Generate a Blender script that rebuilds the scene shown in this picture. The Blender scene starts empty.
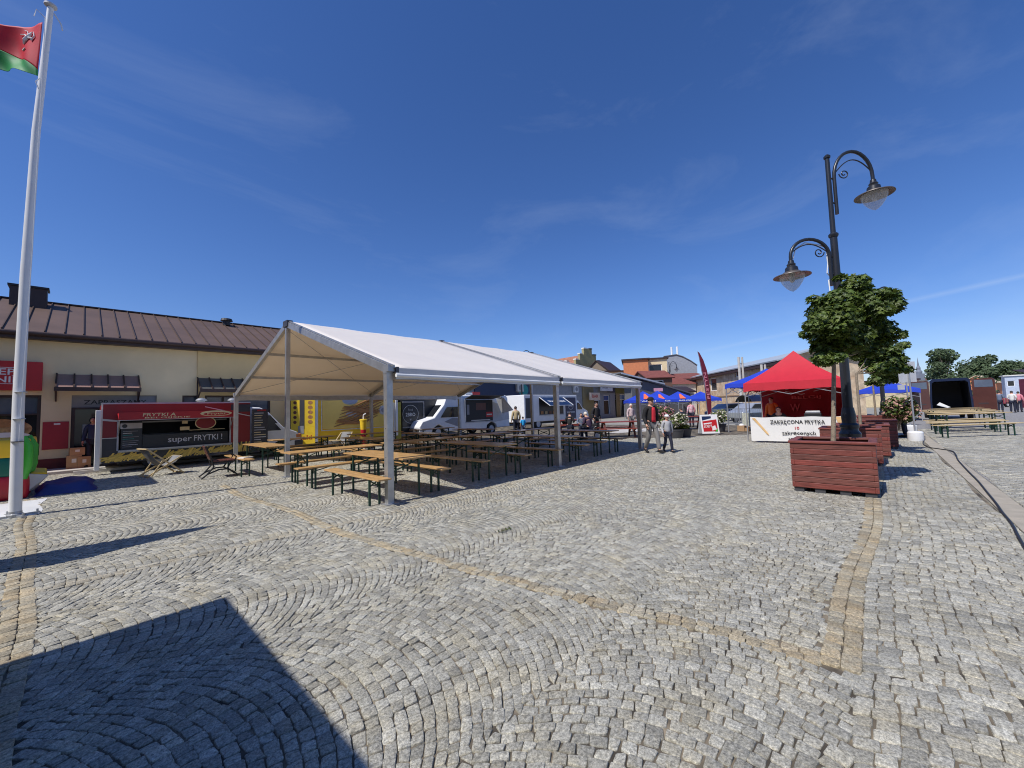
import bpy, math, random
import numpy as np
from mathutils import Vector, Matrix, Euler

random.seed(7)
rng = np.random.default_rng(7)
scene = bpy.context.scene
col = scene.collection
R = math.radians

# ------------------------------------------------------------------ camera
# world X runs along the square's long paving stripe, Y runs to the left / back, Z is up
CH, CF, CP, CR, CT = 1.58, 397.0, R(3.55), R(1.8), R(47.6)
ct, st, cp, sp, cr, sr = math.cos(CT), math.sin(CT), math.cos(CP), math.sin(CP), math.cos(CR), math.sin(CR)


def ray(px, py):
    u, v = px - 512, 384 - py
    x, z = u * cr + v * sr, -u * sr + v * cr
    y = CF * cp - z * sp
    z = CF * sp + z * cp
    return Vector((x * ct + y * st, -x * st + y * ct, z))


def gnd(px, py, z=0.0):
    r = ray(px, py)
    return Vector((0, 0, CH)) + r * ((z - CH) / r.z)


def atY(px, py, Y):
    r = ray(px, py)
    return Vector((0, 0, CH)) + r * (Y / r.y)


def atD(px, py, D):
    r = ray(px, py)
    return Vector((0, 0, CH)) + r * (D / (r.x * st + r.y * ct))


cam_d = bpy.data.cameras.new('camera')
cam = bpy.data.objects.new('camera', cam_d)
col.objects.link(cam)
cam_d.sensor_width = 36.0
cam_d.lens = CF / 1024 * 36.0
cam_d.clip_end = 3000
cam_d.clip_start = 0.05
fwd = ray(512, 384).normalized()
rgt = (ray(513, 384) - ray(512, 384)).normalized()
up = rgt.cross(fwd)
cam.matrix_world = Matrix(((rgt.x, up.x, -fwd.x, 0), (rgt.y, up.y, -fwd.y, 0), (rgt.z, up.z, -fwd.z, CH), (0, 0, 0, 1)))
scene.camera = cam

# ------------------------------------------------------------------ light
SUN_EL = R(53.0)
SH = Vector((0.994, -0.105, 0)).normalized()      # the way shadows fall on the ground
sun_d = bpy.data.lights.new('sun', 'SUN')
sun_d.energy = 4.5
sun_d.angle = R(0.53)
sun_d.color = (1.0, 0.965, 0.93)
sun = bpy.data.objects.new('sun', sun_d)
col.objects.link(sun)
ldir = Vector((SH.x * math.cos(SUN_EL), SH.y * math.cos(SUN_EL), -math.sin(SUN_EL)))
sun.rotation_euler = ldir.to_track_quat('-Z', 'Y').to_euler()
sun.location = (-20, 0, 40)

world = bpy.data.worlds.new('World')
scene.world = world
world.use_nodes = True
nt = world.node_tree
nt.nodes.clear()
wo = nt.nodes.new('ShaderNodeOutputWorld')
bg = nt.nodes.new('ShaderNodeBackground')
bg.inputs['Strength'].default_value = 0.092
sky = nt.nodes.new('ShaderNodeTexSky')
sky.sky_type = 'NISHITA'
sky.sun_disc = False
sky.sun_elevation = SUN_EL
sky.sun_rotation = math.atan2(-SH.x, -SH.y)
sky.altitude = 200
sky.air_density = 1.0
sky.dust_density = 0.35
sky.ozone_density = 3.0
hsv = nt.nodes.new('ShaderNodeHueSaturation')
hsv.inputs['Saturation'].default_value = 1.18
nt.links.new(sky.outputs[0], hsv.inputs['Color'])
# thin cirrus, as directions in the sky
tcw = nt.nodes.new('ShaderNodeTexCoord')
mpw = nt.nodes.new('ShaderNodeMapping')
mpw.inputs['Rotation'].default_value = (0.1, 0.25, R(-35))
mpw.inputs['Scale'].default_value = (0.6, 2.2, 5.0)
nzw = nt.nodes.new('ShaderNodeTexNoise')
nzw.inputs['Scale'].default_value = 1.25
nzw.inputs['Detail'].default_value = 7
nzw.inputs['Roughness'].default_value = 0.62
nzw.inputs['Distortion'].default_value = 0.5
rmw = nt.nodes.new('ShaderNodeMapRange')
rmw.inputs['From Min'].default_value = 0.50
rmw.inputs['From Max'].default_value = 0.86
rmw.inputs['To Max'].default_value = 0.13
nt.links.new(tcw.outputs['Generated'], mpw.inputs[0])
nt.links.new(mpw.outputs[0], nzw.inputs['Vector'])
nt.links.new(nzw.outputs['Fac'], rmw.inputs['Value'])


def wmath(op, a, b=None):
    n = nt.nodes.new('ShaderNodeMath')
    n.operation = op
    for i, x in enumerate((a, b)):
        if x is None:
            continue
        if isinstance(x, (int, float)):
            n.inputs[i].default_value = x
        else:
            nt.links.new(x, n.inputs[i])
    return n.outputs[0]


def wdot(vec):
    n = nt.nodes.new('ShaderNodeVectorMath')
    n.operation = 'DOT_PRODUCT'
    n.inputs[1].default_value = vec
    nt.links.new(tcw.outputs['Generated'], n.inputs[0])
    return n.outputs['Value']


def contrail(p0, p1, width, amount):
    a, b = ray(*p0).normalized(), ray(*p1).normalized()
    n = a.cross(b).normalized()
    m = (a + b).normalized()
    d = wmath('DIVIDE', wmath('ABSOLUTE', wdot(n)), width)
    f = wmath('MAXIMUM', wmath('SUBTRACT', 1.0, d), 0.0)
    al = wmath('SUBTRACT', wdot(m), a.dot(m) - 0.006)
    al = wmath('MINIMUM', wmath('MAXIMUM', wmath('MULTIPLY', al, 40.0), 0.0), 1.0)
    f = wmath('MULTIPLY', wmath('MULTIPLY', f, al), wmath('MULTIPLY', nzw.outputs['Fac'], amount * 1.9))
    return f


fac = wmath('ADD', rmw.outputs[0], contrail((905, 302), (1040, 272), 0.006, 0.42))
fac = wmath('ADD', fac, contrail((700, 352), (800, 331), 0.006, 0.2))
fac = wmath('ADD', fac, contrail((930, 328), (1030, 318), 0.02, 0.2))
mxw = nt.nodes.new('ShaderNodeMixRGB')
mxw.inputs['Color2'].default_value = (7.5, 8.6, 10.0, 1)
nt.links.new(fac, mxw.inputs['Fac'])
tint = nt.nodes.new('ShaderNodeMixRGB')
tint.blend_type = 'MULTIPLY'
tint.inputs['Fac'].default_value = 1.0
tint.inputs['Color2'].default_value = (0.99, 1.06, 1.42, 1)
nt.links.new(hsv.outputs[0], tint.inputs['Color1'])
nt.links.new(tint.outputs[0], mxw.inputs['Color1'])
nt.links.new(mxw.outputs[0], bg.inputs['Color'])
nt.links.new(bg.outputs[0], wo.inputs['Surface'])

scene.cycles.filter_width = 1.05
vs = scene.view_settings
vs.view_transform = 'Standard'
vs.look = 'None'
vs.exposure = 0.0
vs.gamma = 1.0

# ------------------------------------------------------------------ materials
_m = {}


def mat(name, c, rough=0.6, metal=0.0, var=0.12, vscale=3.0, bump=0.0, bscale=40.0, stretch=None, island=0.0,
        trans=0.0, transcol=None, alpha=1.0, coat=0.0, speck=0.0, spec=None, c2=None):
    if name in _m:
        return _m[name]
    m = bpy.data.materials.new(name)
    m.use_nodes = True
    t = m.node_tree
    b = t.nodes['Principled BSDF']
    b.inputs['Roughness'].default_value = rough
    b.inputs['Metallic'].default_value = metal
    if coat:
        b.inputs['Coat Weight'].default_value = coat
        b.inputs['Coat Roughness'].default_value = 0.08
    if spec is not None:
        b.inputs['Specular IOR Level'].default_value = spec
    tc = t.nodes.new('ShaderNodeTexCoord')
    vec = tc.outputs['Object']
    if stretch:
        mp = t.nodes.new('ShaderNodeMapping')
        mp.inputs['Scale'].default_value = stretch
        t.links.new(vec, mp.inputs[0])
        vec = mp.outputs[0]
    n = t.nodes.new('ShaderNodeTexNoise')
    n.inputs['Scale'].default_value = vscale
    n.inputs['Detail'].default_value = 6
    n.inputs['Roughness'].default_value = 0.6
    t.links.new(vec, n.inputs['Vector'])
    mr = t.nodes.new('ShaderNodeMapRange')
    mr.inputs['From Min'].default_value = 0.3
    mr.inputs['From Max'].default_value = 0.7
    mr.inputs['To Min'].default_value = 1 - var
    mr.inputs['To Max'].default_value = 1 + var
    t.links.new(n.outputs['Fac'], mr.inputs['Value'])
    val = mr.outputs[0]

    def mul(a, bb):
        k = t.nodes.new('ShaderNodeMath')
        k.operation = 'MULTIPLY'
        t.links.new(a, k.inputs[0])
        t.links.new(bb, k.inputs[1])
        return k.outputs[0]
    geo = None
    if island:
        geo = t.nodes.new('ShaderNodeNewGeometry')
        m2 = t.nodes.new('ShaderNodeMapRange')
        m2.inputs['To Min'].default_value = 1 - island
        m2.inputs['To Max'].default_value = 1 + island
        t.links.new(geo.outputs['Random Per Island'], m2.inputs['Value'])
        val = mul(val, m2.outputs[0])
    if speck:
        n2 = t.nodes.new('ShaderNodeTexNoise')
        n2.inputs['Scale'].default_value = 140
        n2.inputs['Detail'].default_value = 3
        t.links.new(tc.outputs['Object'], n2.inputs['Vector'])
        m3 = t.nodes.new('ShaderNodeMapRange')
        m3.inputs['From Min'].default_value = 0.36
        m3.inputs['From Max'].default_value = 0.64
        m3.inputs['To Min'].default_value = 1 - speck
        m3.inputs['To Max'].default_value = 1 + speck
        t.links.new(n2.outputs['Fac'], m3.inputs['Value'])
        val = mul(val, m3.outputs[0])
    mx = t.nodes.new('ShaderNodeVectorMath')
    mx.operation = 'SCALE'
    if c2 is not None:
        mc = t.nodes.new('ShaderNodeMixRGB')
        mc.inputs['Color1'].default_value = (*c, 1)
        mc.inputs['Color2'].default_value = (*c2, 1)
        if geo is not None:
            kk = t.nodes.new('ShaderNodeMath')
            kk.operation = 'MULTIPLY'
            kk.inputs[1].default_value = 37.7
            t.links.new(geo.outputs['Random Per Island'], kk.inputs[0])
            ff = t.nodes.new('ShaderNodeMath')
            ff.operation = 'FRACT'
            t.links.new(kk.outputs[0], ff.inputs[0])
            t.links.new(ff.outputs[0], mc.inputs['Fac'])
        else:
            n4 = t.nodes.new('ShaderNodeTexNoise')
            n4.inputs['Scale'].default_value = vscale * 0.37
            n4.inputs['Detail'].default_value = 5
            t.links.new(vec, n4.inputs['Vector'])
            m4 = t.nodes.new('ShaderNodeMapRange')
            m4.inputs['From Min'].default_value = 0.4
            m4.inputs['From Max'].default_value = 0.6
            t.links.new(n4.outputs['Fac'], m4.inputs['Value'])
            t.links.new(m4.outputs[0], mc.inputs['Fac'])
        t.links.new(mc.outputs[0], mx.inputs[0])
    else:
        mx.inputs[0].default_value = c
    t.links.new(val, mx.inputs['Scale'])
    t.links.new(mx.outputs[0], b.inputs['Base Color'])
    if bump:
        n3 = t.nodes.new('ShaderNodeTexNoise')
        n3.inputs['Scale'].default_value = bscale
        n3.inputs['Detail'].default_value = 5
        t.links.new(vec, n3.inputs['Vector'])
        bp = t.nodes.new('ShaderNodeBump')
        bp.inputs['Strength'].default_value = bump
        bp.inputs['Distance'].default_value = 0.02
        t.links.new(n3.outputs['Fac'], bp.inputs['Height'])
        t.links.new(bp.outputs[0], b.inputs['Normal'])
    if trans:
        tr = t.nodes.new('ShaderNodeBsdfTranslucent')
        if transcol:
            tr.inputs['Color'].default_value = (*transcol, 1)
        else:
            t.links.new(mx.outputs[0], tr.inputs['Color'])
        ms = t.nodes.new('ShaderNodeMixShader')
        ms.inputs[0].default_value = trans
        t.links.new(b.outputs[0], ms.inputs[1])
        t.links.new(tr.outputs[0], ms.inputs[2])
        t.links.new(ms.outputs[0], t.nodes['Material Output'].inputs['Surface'])
    if alpha < 1:
        b.inputs['Alpha'].default_value = alpha
    _m[name] = m
    return m


def sett_material(name, ca, cb, dirt):
    m = bpy.data.materials.new(name)
    m.use_nodes = True
    t = m.node_tree
    b = t.nodes['Principled BSDF']
    b.inputs['Roughness'].default_value = 0.66
    b.inputs['Specular IOR Level'].default_value = 0.35
    tc = t.nodes.new('ShaderNodeTexCoord')
    geo = t.nodes.new('ShaderNodeNewGeometry')

    def noise(sc, det=4, ro=.6):
        n = t.nodes.new('ShaderNodeTexNoise')
        n.inputs['Scale'].default_value = sc
        n.inputs['Detail'].default_value = det
        n.inputs['Roughness'].default_value = ro
        t.links.new(tc.outputs['Object'], n.inputs['Vector'])
        return n.outputs['Fac']

    def rng_(v, a, c, lo, hi):
        r = t.nodes.new('ShaderNodeMapRange')
        for k, x in zip(('From Min', 'From Max', 'To Min', 'To Max'), (a, c, lo, hi)):
            r.inputs[k].default_value = x
        t.links.new(v, r.inputs['Value'])
        return r.outputs[0]

    def mul(x, y):
        k = t.nodes.new('ShaderNodeMath')
        k.operation = 'MULTIPLY'
        t.links.new(x, k.inputs[0])
        t.links.new(y, k.inputs[1])
        return k.outputs[0]

    def mix(f, x, y):
        k = t.nodes.new('ShaderNodeMixRGB')
        t.links.new(f, k.inputs['Fac'])
        for i, q in (('Color1', x), ('Color2', y)):
            if isinstance(q, tuple):
                k.inputs[i].default_value = (*q, 1)
            else:
                t.links.new(q, k.inputs[i])
        return k.outputs[0]
    rnd = geo.outputs['Random Per Island']
    fr = t.nodes.new('ShaderNodeMath')
    fr.operation = 'FRACT'
    k7 = t.nodes.new('ShaderNodeMath')
    k7.operation = 'MULTIPLY'
    k7.inputs[1].default_value = 41.3
    t.links.new(rnd, k7.inputs[0])
    t.links.new(k7.outputs[0], fr.inputs[0])
    c = mix(fr.outputs[0], ca, cb)
    c = mix(rng_(noise(3.1, 5), .46, .70, 0, .75), c, dirt)
    c = mix(rng_(noise(26, 4), .55, .72, 0, .6), c, dirt)
    val = mul(mul(rng_(rnd, 0, 1, .78, 1.26), rng_(noise(62, 5, .75), .36, .64, .52, 1.52)), rng_(noise(170, 2), .35, .65, .78, 1.22))
    val = mul(val, rng_(noise(.55, 4), .33, .67, .90, 1.09))
    sc = t.nodes.new('ShaderNodeVectorMath')
    sc.operation = 'SCALE'
    t.links.new(c, sc.inputs[0])
    t.links.new(val, sc.inputs['Scale'])
    t.links.new(sc.outputs[0], b.inputs['Base Color'])
    bp = t.nodes.new('ShaderNodeBump')
    bp.inputs['Strength'].default_value = .7
    bp.inputs['Distance'].default_value = .012
    t.links.new(noise(48, 6, .7), bp.inputs['Height'])
    t.links.new(bp.outputs[0], b.inputs['Normal'])
    return m


granite = sett_material('granite sett', (0.29, 0.278, 0.232), (0.38, 0.366, 0.305), (0.37, 0.33, 0.23))
sandst = sett_material('tan sett', (0.345, 0.29, 0.19), (0.345, 0.315, 0.235), (0.40, 0.30, 0.165))
sandst2 = sett_material('pale tan sett', (0.325, 0.295, 0.225), (0.355, 0.335, 0.27), (0.38, 0.32, 0.21))
jointm = mat('joint sand', (0.055, 0.046, 0.034), 0.95, var=0.5, vscale=9, c2=(0.20, 0.165, 0.115))
groundm = mat('worn setts', (0.29, 0.278, 0.235), 0.8, var=0.18, vscale=2.2, speck=0.2, bump=0.3, bscale=9)
roadm = mat('road setts', (0.30, 0.29, 0.275), 0.8, var=0.2, vscale=3, speck=0.25, bump=0.4, bscale=11, island=0.2)
kerbm = mat('kerb concrete', (0.36, 0.32, 0.25), 0.85, var=0.15, vscale=4, speck=0.12)
concrete = mat('pale concrete', (0.5, 0.47, 0.42), 0.85, var=0.15)
alu = mat('dull aluminium', (0.50, 0.50, 0.49), 0.42, 0.75, var=0.15, vscale=6)
alud = mat('dark fitting', (0.10, 0.10, 0.11), 0.5, 0.6)
tarp = mat('tent tarpaulin', (0.90, 0.855, 0.77), 0.42, var=0.03, vscale=1.2, trans=0.21, transcol=(.95, .77, .54), bump=0.45, bscale=1.6)
tarpv = mat('tent valance', (0.66, 0.66, 0.65), 0.5, var=0.05, trans=0.1)
wood = mat('varnished pine', (0.52, 0.31, 0.12), 0.40, var=0.25, vscale=4, stretch=(1.0, 14, 14), coat=0.25)
woodp = mat('pale pine', (0.62, 0.47, 0.24), 0.5, var=0.2, vscale=4, stretch=(1.0, 14, 14))
greenm = mat('dark green steel', (0.015, 0.055, 0.035), 0.4, 0.2)
cream = mat('cream render', (0.80, 0.655, 0.40), 0.9, var=0.07, vscale=0.9, bump=0.2, bscale=90)
ochre = mat('ochre render', (0.76, 0.58, 0.29), 0.9, var=0.07, vscale=0.9, bump=0.2, bscale=90)
plinth = mat('dark red plinth', (0.16, 0.035, 0.03), 0.8)
roofbr = mat('brown sheet metal', (0.125, 0.078, 0.056), 0.6, 0.05, var=0.16, vscale=0.8)
roofdk = mat('dark brown trim', (0.045, 0.025, 0.022), 0.5)
black = mat('black plastic', (0.018, 0.018, 0.02), 0.5)
blackp = mat('black paint', (0.02, 0.022, 0.026), 0.35)
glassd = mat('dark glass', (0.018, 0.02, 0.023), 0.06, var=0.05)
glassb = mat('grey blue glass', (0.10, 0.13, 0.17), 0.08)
red = mat('signal red', (0.50, 0.018, 0.022), 0.45, var=0.07)
darkred = mat('deep red panel', (0.27, 0.008, 0.012), 0.4, var=0.08)
white = mat('white paint', (0.80, 0.80, 0.78), 0.38, var=0.04)
offwhite = mat('off white', (0.68, 0.66, 0.60), 0.6)
grey = mat('mid grey', (0.30, 0.30, 0.31), 0.6)
dgrey = mat('dark grey', (0.055, 0.055, 0.06), 0.6)
ltgrey = mat('light grey', (0.52, 0.53, 0.54), 0.5)
yellow = mat('yellow vinyl', (0.90, 0.55, 0.02), 0.42, var=0.08)
lemon = mat('lemon', (0.88, 0.60, 0.035), 0.45)
fry = mat('fry yellow', (0.82, 0.58, 0.12), 0.5, island=0.2)
chalk = mat('chalk', (0.72, 0.72, 0.70), 0.9)
goldt = mat('cream lettering', (0.80, 0.66, 0.36), 0.5)
vgreen = mat('bright green vinyl', (0.06, 0.42, 0.04), 0.35)
vteal = mat('dark teal vinyl', (0.0, 0.13, 0.085), 0.35)
vred = mat('red vinyl', (0.48, 0.015, 0.03), 0.32)
vblue = mat('blue tarpaulin', (0.010, 0.022, 0.17), 0.5, var=0.2)
gazblue = mat('blue canopy fabric', (0.022, 0.065, 0.55), 0.6, trans=0.2, var=0.08)
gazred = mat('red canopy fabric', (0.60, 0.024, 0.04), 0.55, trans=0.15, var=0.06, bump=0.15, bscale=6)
orange = mat('orange render', (0.56, 0.20, 0.085), 0.85)
brownw = mat('red brown timber stain', (0.215, 0.048, 0.035), 0.55, var=0.45, c2=(0.15, 0.05, 0.037), vscale=3, stretch=(14, 1.2, 14), island=0.14, bump=0.2, bscale=8)
brownx = mat('red brown timber stain crosswise', (0.215, 0.048, 0.035), 0.55, var=0.45, c2=(0.15, 0.05, 0.037), vscale=3, stretch=(1.2, 14, 14), island=0.14, bump=0.2, bscale=8)
chairw = mat('dark stained slats', (0.12, 0.035, 0.02), 0.45)
soil = mat('soil', (0.06, 0.04, 0.028), 0.95, var=0.4, vscale=14, bump=0.8)
bark = mat('grey bark', (0.27, 0.215, 0.15), 0.9, var=0.25, vscale=10, bump=0.5)
leafm = mat('maple leaf', (0.055, 0.098, 0.018), 0.5, island=0.45, var=0.2, trans=0.36, c2=(0.14, 0.185, 0.032))
leaff = mat('distant foliage', (0.08, 0.12, 0.05), 0.7, island=0.35, trans=0.3, c2=(0.095, 0.135, 0.06))
leafy = mat('yellow green foliage', (0.30, 0.32, 0.03), 0.6, island=0.3, trans=0.3)
petalw = mat('cream petals', (0.68, 0.63, 0.50), 0.7, island=0.2, trans=0.2)
petalp = mat('pink petals', (0.55, 0.24, 0.25), 0.7, island=0.3, trans=0.2)
stone = mat('pale rubble stone', (0.62, 0.49, 0.33), 0.95, var=0.3, vscale=2.2, bump=0.5, bscale=5, c2=(0.52, 0.36, 0.22))
zinc = mat('zinc roof', (0.50, 0.54, 0.56), 0.45, 0.3, var=0.07)
grroof = mat('grey metal roof', (0.17, 0.17, 0.165), 0.5, 0.2)
tile = mat('red brown tiles', (0.20, 0.06, 0.045), 0.8, var=0.2)
greyr = mat('grey render', (0.30, 0.31, 0.33), 0.85)
cardb = mat('cardboard', (0.40, 0.25, 0.13), 0.85)
tyre = mat('tyre rubber', (0.02, 0.02, 0.021), 0.85)
steel = mat('galvanised steel', (0.45, 0.46, 0.47), 0.45, 0.7)
skin = mat('skin', (0.52, 0.29, 0.20), 0.55)
hairm = mat('dark hair', (0.03, 0.02, 0.015), 0.6)
hairw = mat('white hair', (0.62, 0.57, 0.48), 0.7)
denim = mat('denim', (0.06, 0.085, 0.15), 0.8)
navy = mat('navy cloth', (0.014, 0.017, 0.035), 0.85)
blackc = mat('black cloth', (0.014, 0.013, 0.014), 0.85)
greyc = mat('grey cloth', (0.20, 0.19, 0.18), 0.9)
greyj = mat('pale grey jacket', (0.40, 0.40, 0.41), 0.85)
beige = mat('beige cloth', (0.46, 0.36, 0.20), 0.9)
purple = mat('plum cloth', (0.045, 0.022, 0.05), 0.85)
cyan = mat('sky blue cloth', (0.02, 0.36, 0.72), 0.8)
pink = mat('pink cloth', (0.66, 0.22, 0.26), 0.85)
orangec = mat('orange cloth', (0.78, 0.17, 0.02), 0.7)
burg = mat('burgundy flag cloth', (0.19, 0.016, 0.035), 0.6, trans=0.2)
flagred = mat('red flag cloth', (0.68, 0.025, 0.045), 0.6, trans=0.35)
flaggrn = mat('green flag cloth', (0.03, 0.34, 0.09), 0.6, trans=0.35)
vanblue = mat('dark brown van paint', (0.085, 0.03, 0.022), 0.3, coat=0.5)
vannavy = mat('dark navy van paint', (0.012, 0.02, 0.05), 0.28, coat=0.6)
lampglass = mat('lamp globe glass', (0.70, 0.68, 0.64), 0.10, alpha=0.42, var=0.0)
bread = mat('bread brown', (0.42, 0.20, 0.07), 0.7, var=0.3, vscale=7)
meat = mat('burger picture', (0.22, 0.085, 0.035), 0.6, var=0.5, vscale=5, c2=(0.60, 0.42, 0.18))
teal = mat('teal sign', (0.02, 0.30, 0.28), 0.5)
signblue = mat('dark blue sign', (0.012, 0.03, 0.085), 0.4)
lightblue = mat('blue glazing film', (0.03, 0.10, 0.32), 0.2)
oliv = mat('olive sign', (0.16, 0.15, 0.03), 0.6)
paper = mat('paper white', (0.76, 0.74, 0.69), 0.7, var=0.03)


# ------------------------------------------------------------------ mesh builder
class MB:
    def __init__(s):
        s.v, s.f, s.mi, s.mats = [], [], [], []

    def _mi(s, m):
        if m not in s.mats:
            s.mats.append(m)
        return s.mats.index(m)

    def add(s, vs, fs, m, M=None):
        o = len(s.v)
        if M is not None:
            vs = [M @ Vector(p) for p in vs]
        s.v.extend([tuple(p) for p in vs])
        k = s._mi(m)
        for f in fs:
            s.f.append(tuple(i + o for i in f))
            s.mi.append(k)
        return s

    def box(s, c, d, m, rz=0.0, M=None, taper=None):
        x, y, z = d[0] / 2, d[1] / 2, d[2] / 2
        tx, ty = taper if taper else (1, 1)
        p = [(-x, -y, -z), (x, -y, -z), (x, y, -z), (-x, y, -z), (-x * tx, -y * ty, z), (x * tx, -y * ty, z), (x * tx, y * ty, z), (-x * tx, y * ty, z)]
        T = Matrix.Translation(c) @ (Matrix.Rotation(rz, 4, 'Z') if rz else Matrix.Identity(4))
        if M is not None:
            T = M @ T
        return s.add(p, [(0, 3, 2, 1), (4, 5, 6, 7), (0, 1, 5, 4), (1, 2, 6, 5), (2, 3, 7, 6), (3, 0, 4, 7)], m, T)

    def b2(s, a, b, m, M=None):
        return s.box([(a[i] + b[i]) / 2 for i in range(3)], [abs(a[i] - b[i]) for i in range(3)], m, M=M)

    def bar(s, p0, p1, w, h, m, upv=(0, 0, 1)):
        p0, p1 = Vector(p0), Vector(p1)
        d = (p1 - p0)
        L = d.length
        d = d / L
        u = Vector(upv)
        if abs(d.dot(u)) > 0.98:
            u = Vector((1, 0, 0))
        sd = d.cross(u).normalized()
        u = sd.cross(d)
        M = Matrix(((d.x, sd.x, u.x, (p0.x + p1.x) / 2), (d.y, sd.y, u.y, (p0.y + p1.y) / 2), (d.z, sd.z, u.z, (p0.z + p1.z) / 2), (0, 0, 0, 1)))
        return s.box((0, 0, 0), (L, w, h), m, M=M)

    def tube(s, pts, r, m, n=8, cap=True):
        pts = [Vector(p) for p in pts]
        N = len(pts)
        rr = r if isinstance(r, (list, tuple)) else [r] * N
        vs, fs = [], []
        a = None
        for i in range(N):
            d = (pts[min(i + 1, N - 1)] - pts[max(i - 1, 0)]).normalized()
            if a is None:
                a = d.orthogonal().normalized()
            a = (a - d * a.dot(d))
            a = a.normalized() if a.length > 1e-6 else d.orthogonal().normalized()
            b = d.cross(a)
            for k in range(n):
                t = 2 * math.pi * k / n
                vs.append(pts[i] + (a * math.cos(t) + b * math.sin(t)) * rr[i])
        for i in range(N - 1):
            for k in range(n):
                k2 = (k + 1) % n
                fs.append((i * n + k, i * n + k2, (i + 1) * n + k2, (i + 1) * n + k))
        if cap:
            fs.append(tuple(range(n))[::-1])
            fs.append(tuple((N - 1) * n + k for k in range(n)))
        return s.add(vs, fs, m)

    def lathe(s, prof, m, n=20, c=(0, 0, 0), M=None):
        vs, fs = [], []
        for r, z in prof:
            for k in range(n):
                t = 2 * math.pi * k / n
                vs.append((c[0] + r * math.cos(t), c[1] + r * math.sin(t), c[2] + z))
        for i in range(len(prof) - 1):
            for k in range(n):
                k2 = (k + 1) % n
                fs.append((i * n + k, i * n + k2, (i + 1) * n + k2, (i + 1) * n + k))
        if prof[0][0] > 1e-4:
            fs.append(tuple(range(n))[::-1])
        if prof[-1][0] > 1e-4:
            fs.append(tuple((len(prof) - 1) * n + k for k in range(n)))
        return s.add(vs, fs, m, M)

    def ball(s, c, r, m, n=12, k=8):
        r = r if isinstance(r, (tuple, list)) else (r, r, r)
        vs, fs = [], []
        for i in range(k + 1):
            th = math.pi * i / k
            for j in range(n):
                ph = 2 * math.pi * j / n
                vs.append((c[0] + r[0] * math.sin(th) * math.cos(ph), c[1] + r[1] * math.sin(th) * math.sin(ph), c[2] - r[2] * math.cos(th)))
        for i in range(k):
            for j in range(n):
                j2 = (j + 1) % n
                fs.append((i * n + j, i * n + j2, (i + 1) * n + j2, (i + 1) * n + j))
        return s.add(vs, fs, m)

    def quad(s, ps, m):
        return s.add(ps, [tuple(range(len(ps)))], m)

    def slab(s, ps, th, m):
        """polygon with thickness along its normal (downwards from the given face)"""
        ps = [Vector(p) for p in ps]
        n = (ps[1] - ps[0]).cross(ps[2] - ps[1]).normalized() * th
        k = len(ps)
        vs = ps + [p - n for p in ps]
        fs = [tuple(range(k)), tuple(range(2 * k - 1, k - 1, -1))]
        for i in range(k):
            j = (i + 1) % k
            fs.append((i, i + k, j + k, j))
        return s.add(vs, fs, m)

    def prism(s, poly, y0, y1, m, pinch=None):
        """side profile (x,z) extruded along y; pinch(z) scales the half width"""
        k = len(poly)
        vs = []
        for y in (y0, y1):
            for x, z in poly:
                q = pinch(z) if pinch else 1
                c = (y0 + y1) / 2
                vs.append((x, c + (y - c) * q, z))
        fs = [tuple(range(k)), tuple(range(2 * k - 1, k - 1, -1))]
        for i in range(k):
            j = (i + 1) % k
            fs.append((j, i, i + k, j + k))
        return s.add(vs, fs, m)

    def text(s, txt, c, right, upv, h, m, width=None, depth=0.004):
        vs, fs, w, hh = text_mesh(txt)
        right, upv = Vector(right).normalized(), Vector(upv).normalized()
        n = right.cross(upv)
        sy = h / hh
        sx = (width / w) if width else sy
        c = Vector(c)
        out = [c + right * (p[0] - w / 2) * sx + upv * (p[1] - hh / 2) * sy + n * (depth if p[2] > 0 else 0.0) for p in vs]
        return s.add(out, fs, m)

    def build(s, name, parent=None, smooth=None, bevel=0.0, mat_=None):
        me = bpy.data.meshes.new(name)
        me.from_pydata(s.v, [], s.f)
        for m in s.mats:
            me.materials.append(m)
        if len(s.mats) > 1:
            me.polygons.foreach_set('material_index', s.mi)
        if smooth:
            me.polygons.foreach_set('use_smooth', [True] * len(me.polygons))
            try:
                me.set_sharp_from_angle(angle=R(smooth))
            except Exception:
                pass
        me.update()
        o = bpy.data.objects.new(name, me)
        col.objects.link(o)
        if parent is not None:
            o.parent = parent
        if bevel:
            b = o.modifiers.new('bevel', 'BEVEL')
            b.width = bevel
            b.segments = 2
            b.limit_method = 'ANGLE'
        return o


_tm = {}


def text_mesh(txt):
    if txt in _tm:
        return _tm[txt]
    cu = bpy.data.curves.new('t', 'FONT')
    cu.body = txt
    cu.extrude = 0.01
    cu.offset = 0.012
    cu.resolution_u = 2
    o = bpy.data.objects.new('t', cu)
    col.objects.link(o)
    bpy.context.view_layer.update()
    dg = bpy.context.evaluated_depsgraph_get()
    me = bpy.data.meshes.new_from_object(o.evaluated_get(dg))
    vs = [tuple(v.co) for v in me.vertices]
    fs = [tuple(p.vertices) for p in me.polygons]
    bpy.data.objects.remove(o)
    bpy.data.curves.remove(cu)
    bpy.data.meshes.remove(me)
    x0, x1 = min(v[0] for v in vs), max(v[0] for v in vs)
    y0, y1 = min(v[1] for v in vs), max(v[1] for v in vs)
    vs = [(v[0] - x0, v[1] - y0, v[2]) for v in vs]
    _tm[txt] = (vs, fs, x1 - x0, y1 - y0)
    return _tm[txt]


def tag(o, label, cat, group=None):
    o['label'] = label
    o['category'] = cat
    if group:
        o['group'] = group
    return o


def struct(o):
    o['kind'] = 'structure'
    return o


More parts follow.
